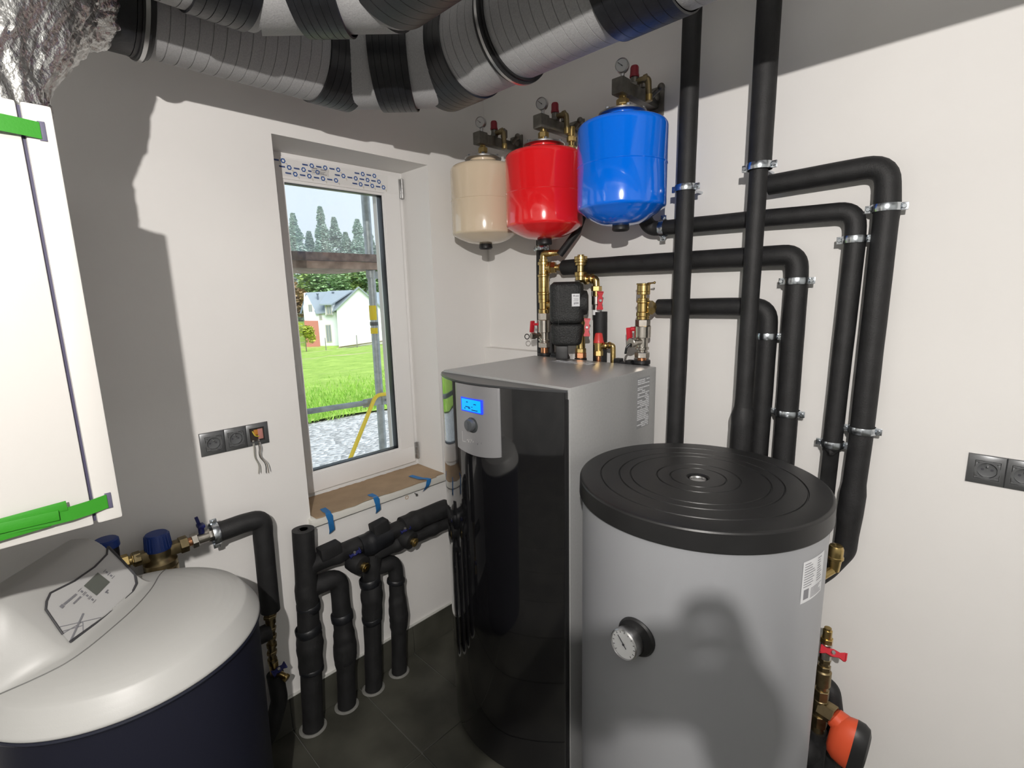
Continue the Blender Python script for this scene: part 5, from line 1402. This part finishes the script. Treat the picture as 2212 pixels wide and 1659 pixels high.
# ================================================================== SOCKETS
M_SOCK = mat('graphite_plastic', (.19, .195, .20), .36, .7)
M_SOCK2 = mat('graphite_insert', (.17, .175, .18), .38, .6)
M_CUP = mat('socket_cup', (.13, .135, .14), .42, .3)
def sockets(o, ux, n, label, open_last):
    """o: left-top corner on the wall; ux: direction along wall; wall normal = nx"""
    o = Vector(o); ux = Vector(ux); up = Vector((0, 0, 1)); nx = ux.cross(up) * 1.0
    P = .071; W_ = .081; wd = P * (n - 1) + W_
    rot = Matrix((ux, nx, up)).transposed().to_4x4()
    t = thing('wall_socket', o + ux * wd / 2 - up * W_, label, 'socket')
    def bxl(mb, u, z, d0, d1, w, h, bev):
        mb.box(o + ux * u - up * z + nx * (d0 + d1) / 2, (w, d1 - d0, h), bev, rot=rot)
    for k in range(n):
        uc = W_ / 2 + P * k; zc = W_ / 2
        mb = MB()
        x0 = (0 if k == 0 else uc - P / 2); x1 = (wd if k == n - 1 else uc + P / 2)
        # one pillow-shaped frame per gang, sloping up to the insert
        iw = .050
        def rr_(ins, h, f=1.0):
            ua, ub, za, zb = x0 + ins, x1 - ins, ins, W_ - ins
            return [o + ux * u - up * z + nx * h for u, z in ((ua, za), (ub, za), (ub, zb), (ua, zb))]
        def ri(h, g): return [o + ux * (uc + a * (iw / 2 + g)) - up * (zc + b * (iw / 2 + g)) + nx * h for a, b in ((-1, -1), (1, -1), (1, 1), (-1, 1))]
        rings_ = [rr_(0, .0005), rr_(0, .0040), rr_(.0007, .0056), rr_(.0022, .0066), ri(.0094, .0030), ri(.0100, .0012), ri(.0098, .0002), ri(.0010, 0)]
        fl_ = [p for r_ in rings_ for p in r_]
        ff_ = [(a * 4 + b, a * 4 + (b + 1) % 4, a * 4 + 4 + (b + 1) % 4, a * 4 + 4 + b) for a in range(len(rings_) - 1) for b in range(4)]
        mb.add(fl_, ff_)
        mb.build('frame', M_SOCK, t)
        c = o + ux * uc - up * zc
        if open_last and k == n - 1:
            mb = MB(); bxl(mb, uc, zc, .0004, .0012, iw, iw, 0); mb.build('open_box', mat('box_dark', (.03, .022, .018), .8), t)
            mb = MB(); mb.box(c + nx * .004 + ux * .012, (.018, .006, .038), .002, rot=rot); mb.build('pink_insert', mat('pink_plaster', (.45, .20, .17), .7), t)
            mb = MB(); mb.tube(bend([c + ux * -.014 + up * .014 + nx * .004, c + ux * -.008 - up * .004 + nx * .010, c + ux * .006 - up * .008 + nx * .008], .01), .0022, 8); mb.build('yellow_wire', mat('wire_yellow', (.55, .42, .04), .5), t)
            mb = MB(); mb.box(c + nx * .004 + ux * -.003 + up * .008, (.014, .005, .020), .002, rot=rot); mb.build('orange_clip', mat('orange_clip', (.5, .20, .03), .5), t)
            for q, (du, l, m) in enumerate(((-.016, .125, (.42, .40, .34)), (-.013, .124, (.30, .30, .28)), (-.001, .130, (.05, .05, .05)), (.002, .132, (.24, .20, .16)), (.005, .128, (.33, .33, .34)))):
                g0 = c + ux * du - up * .020 + nx * .004
                sway = (1 if q > 1 else .6)
                pts = [g0, g0 - up * .03 + nx * .012 + ux * (-.004 + .002 * q), g0 - up * .06 + nx * .012 + ux * (-.005), g0 - up * .095 + nx * .010 + ux * (.012 * sway + .002 * q), g0 - up * l + nx * .010 + ux * (.004 * sway + .0050 * q)]
                mb = MB(); mb.tube(bend(pts, .04), .0012, 6); mb.build('loose_wire', mat('wire_%d' % q, m, .5), t)
            continue
        mb = MB()
        for (ua, ub, za, zb) in ((-iw / 2 + .0008, iw / 2 - .0008, -iw / 2 + .0008, -.0195), (-iw / 2 + .0008, iw / 2 - .0008, .0195, iw / 2 - .0008), (-iw / 2 + .0008, -.0195, -.0195, .0195), (.0195, iw / 2 - .0008, -.0195, .0195)):
            bxl(mb, uc + (ua + ub) / 2, zc + (za + zb) / 2, .001, .0105, ub - ua, zb - za, .0004)
        # corner fill ring
        mb.lathe([(.0205, .0020), (.0205, .0106), (.0262, .0106), (.0262, .0020)], c, nx, 36, cap=False)
        mb.build('insert', M_SOCK2, t)
        mb = MB(); mb.lathe([(.0004, .0006), (.0190, .0006), (.0205, .0010), (.0205, .0102)], c, nx, 36, cap=False); cup = mb.build('cup', M_CUP, t)
        for q in (-1, 1):
            mb = MB(); mb.lathe([(.0033, 0), (.0033, .0005)], c + ux * q * .0095 + nx * .0009, nx, 14); mb.build('hole', M_INK, cup)
        mb = MB(); mb.cyl(c + up * .0105 + nx * .0006, c + up * .0105 + nx * .0125, .0024, seg=12, bev=.001); mb.build('earth_pin', mat('chrome', (.85, .85, .86), .12, 1.0), cup)
sockets((0, -1.377, 1.300), (0, 1, 0), 3, 'triple graphite wall socket with bare wires left of the window', True)
sockets((1.888, 0, 1.288), (1, 0, 0), 3, 'graphite wall socket cut off at the right picture edge', False)

# ================================================================== BARE BULB (behind the camera)
lamp = thing('pendant_bulb', (BULB[0], BULB[1], BULB[2]), 'bare bulb holder hanging from the ceiling', 'lamp')
mb = MB(); mb.cyl((BULB[0], BULB[1], BULB[2] + .06), (BULB[0], BULB[1], BULB[2] + .12), .02, bev=.003); mb.build('lamp_holder', M_RUBBER, lamp)
mb = MB(); mb.cyl((BULB[0], BULB[1], BULB[2] + .118), (BULB[0], BULB[1], RZ), .004, seg=8); mb.build('cord', M_RUBBER, lamp)
mb = MB(); mb.lathe([(.05, -.03), (.05, -.006), (.045, 0)], (BULB[0], BULB[1], RZ), seg=24); mb.build('ceiling_cup', M_PVC, lamp)
# small screw hole and ring marks on the wall below the sill
mb = MB(); mb.torus((.0015, -.575, .812), (1, 0, 0), .008, .0018, 18, 6); tag(mb.build('wall_mark', mat('mark_tan', (.50, .38, .26), .8), origin=(0, -.575, .81)), 'small tan ring mark on the wall under the sill', 'mark')
mb = MB(); mb.cyl((0, -.53, .818), (.02, -.532, .816), .003, seg=8); mb.cyl((.018, -.532, .816), (.021, -.532, .816), .006, seg=10); tag(mb.build('wall_screw', M_STEEL, origin=(0, -.53, .818)), 'small screw in the wall under the sill', 'screw')

# ================================================================== THE PHOTOGRAPHER (behind the camera; only the shadow shows)
FWD = Vector((-0.68616065, 0.70476097, -0.18026518)); RGT = Vector((0.71925148, 0.69436651, -0.02307517)); UPV = Vector((-0.10890763, 0.14548928, 0.98334734))
def hc(r, u, b):          # metres right of, above and behind the lens
    return Vector(CAM) + RGT * r + UPV * u - FWD * b
per = thing('person', (2.19, -2.12, 0), 'person in dark work clothes holding up a phone to take the picture', 'person')
phn = thing('phone', hc(0, 0, .02), 'black phone held level in both hands', 'phone')
rotc = Matrix((RGT, -FWD, UPV)).transposed().to_4x4()
mb = MB(); mb.box(hc(-.012, .040, .021), (.164, .0085, .078), .004, rot=rotc); mb.build('phone_body', M_RUBBER, phn)
mb = MB(); mb.box(hc(0, 0.0, .0158), (.03, .002, .03), .001, rot=rotc); mb.build('lens_island', M_STEEL, phn)
def skin_mesh(name, verts, edges, radii, root, parent, material, levels=2, fixed=None):
    me = bpy.data.meshes.new(name + '_rig'); me.from_pydata([tuple(v) for v in verts], edges, [])
    ob = bpy.data.objects.new(name + '_rig', me); COL.objects.link(ob)
    ob.modifiers.new('skin', 'SKIN')
    sv_ = me.skin_vertices[0].data
    for i, r in enumerate(radii): sv_[i].radius = (r, r) if not isinstance(r, tuple) else r
    sv_[root].use_root = True
    sm = ob.modifiers.new('sub', 'SUBSURF'); sm.levels = levels; sm.render_levels = levels
    dg = bpy.context.evaluated_depsgraph_get(); ev = ob.evaluated_get(dg); m2 = bpy.data.meshes.new_from_object(ev)
    bpy.data.objects.remove(ob)
    org = root_loc(parent)
    for v in m2.vertices: v.co -= org
    m2.materials.clear()
    for m_ in (material if isinstance(material, list) else [material]): m2.materials.append(m_)
    m2.polygons.foreach_set('use_smooth', [True] * len(m2.polygons))
    o = bpy.data.objects.new(name, m2); COL.objects.link(o); o.parent = parent
    return o
M_SKIN = mat('skin', (.52, .33, .24), .55); M_CLOTH = mat('dark_jacket', (.035, .038, .045), .9, bump=.3, bscale=150); M_TROU = mat('work_trousers', (.05, .05, .055), .9); M_HAIR = mat('brown_hair', (.05, .03, .02), .7); M_SHOE = mat('dark_shoes', (.02, .02, .02), .6)
pel = Vector((2.24, -2.16, .95)); bx_ = RGT.copy(); bx_.z = 0; bx_.normalize(); fw_ = FWD.copy(); fw_.z = 0; fw_.normalize(); Z_ = Vector((0, 0, 1))
def bp_(r, f, z): return Vector((pel.x, pel.y, 0)) + bx_ * r + fw_ * f + Z_ * z
hr = hc(.096, .012, .035); hl = hc(-.118, .005, .04)
V_ = [bp_(0, 0, .95), bp_(0, .01, 1.12), bp_(0, .0, 1.32), bp_(0, -.01, 1.46), bp_(0, .02, 1.56), bp_(0, .05, 1.66), bp_(0, .06, 1.76),
      bp_(.17, 0, 1.44), bp_(.27, .12, 1.26), (bp_(.27, .12, 1.26) + hr) / 2 + Z_ * .0, hr - Z_ * .055 + bx_ * .012,
      bp_(-.17, 0, 1.44), bp_(-.27, .12, 1.26), (bp_(-.27, .12, 1.26) + hl) / 2, hl - Z_ * .055 - bx_ * .012,
      bp_(.10, 0, .90), bp_(.11, .03, .50), bp_(.12, 0, .10), bp_(.12, .16, .045),
      bp_(-.10, 0, .90), bp_(-.11, .03, .50), bp_(-.12, 0, .10), bp_(-.12, .16, .045)]
Ed = [(0, 1), (1, 2), (2, 3), (3, 4), (4, 5), (5, 6), (3, 7), (7, 8), (8, 9), (9, 10), (3, 11), (11, 12), (12, 13), (13, 14), (0, 15), (15, 16), (16, 17), (17, 18), (0, 19), (19, 20), (20, 21), (21, 22)]
Rd = [.14, .135, .15, .12, .055, .085, .085, .075, .050, .042, .030, .075, .050, .042, .030, .095, .06, .045, .04, .095, .06, .045, .04]
body = skin_mesh('body', V_, Ed, Rd, 0, per, [M_CLOTH, M_TROU, M_SKIN, M_SHOE])
ol = root_loc(per)
for p_ in body.data.polygons:
    c_ = p_.center + ol
    armd = min((c_ - hr).length, (c_ - hl).length)
    p_.material_index = 2 if (c_.z > 1.53 and armd > .25) or armd < .105 else (3 if c_.z < .10 else (1 if c_.z < .96 else 0))
# head detail: hair cap, nose, ears
hd = bp_(0, .055, 1.715)
mb = MB(); mb.sphere(hd + Z_ * .03 - fw_ * .012, .105, 24, 16, (1, 1, 1.05)); hair = mb.build('hair', M_HAIR, per)
for v in list(hair.data.vertices):
    w = v.co + ol - hd
    if w.dot(fw_) > .045 and w.z < .055: v.co -= fw_ * (w.dot(fw_) - .02)
    if w.z < -.03: v.co += Z_ * (-.03 - w.z)
mb = MB(); mb.lathe([(.004, .0), (.013, .012), (.016, .034), (.012, .042)], hd + fw_ * .098 + Z_ * .022, (fw_ * .35 - Z_).normalized(), 10); mb.build('nose', M_SKIN, per)
for q in (-1, 1):
    mb = MB(); mb.sphere(hd + bx_ * q * .088 - Z_ * .005, .028, 12, 8, (.5, .6, 1.1)); mb.build('ear', M_SKIN, per)
    mb = MB(); mb.sphere(hd + bx_ * q * .032 + fw_ * .078 + Z_ * .012, .012, 10, 8); mb.build('eye', M_WHITE, per)
mb = MB(); mb.box(hd + fw_ * .088 - Z_ * .048, (.04, .008, .008), .003, rot=Matrix((bx_, fw_, Z_)).transposed().to_4x4()); mb.build('mouth', mat('lips', (.35, .15, .13), .5), per)
# hands gripping the phone ends
def hand(s_, o):
    palm = o - Z_ * .005
    fr = [palm + RGT * s_ * .010 - Z_ * .05, palm + RGT * s_ * .010, palm + RGT * s_ * .006 + UPV * .035]
    vv = list(fr); ee = [(0, 1), (1, 2)]; rr = [.030, .036, .034]
    for k, (u0, ln) in enumerate(((.056, .085), (.041, .092), (.026, .086), (.010, .068))):
        a = palm + RGT * s_ * .012 + UPV * (u0 - .012) + FWD * .006
        b = palm + RGT * s_ * (.004) + UPV * (u0 + .022 - .01 * k) + FWD * .024
        c = palm - RGT * s_ * (.022 * ln / .09) + UPV * (u0 + .020 - .012 * k) + FWD * .026 - FWD * .030 * (0)
        d = palm - RGT * s_ * (.034 * ln / .09) + UPV * (u0 + .016 - .012 * k) + FWD * .014
        i0 = len(vv); vv += [a, b, c, d]; rr += [.0120, .0115, .0105, .0090]; ee += [(2, i0), (i0, i0 + 1), (i0 + 1, i0 + 2), (i0 + 2, i0 + 3)]
    i0 = len(vv); vv += [palm + RGT * s_ * .006 - FWD * .020 + UPV * .012, palm - RGT * s_ * .018 - FWD * .022 + UPV * .026, palm - RGT * s_ * .040 - FWD * .016 + UPV * .034]
    rr += [.014, .0115, .0095]; ee += [(1, i0), (i0, i0 + 1), (i0 + 1, i0 + 2)]
    return skin_mesh('hand', vv, ee, rr, 1, per, M_SKIN)
hand(1, hr); hand(-1, hl)
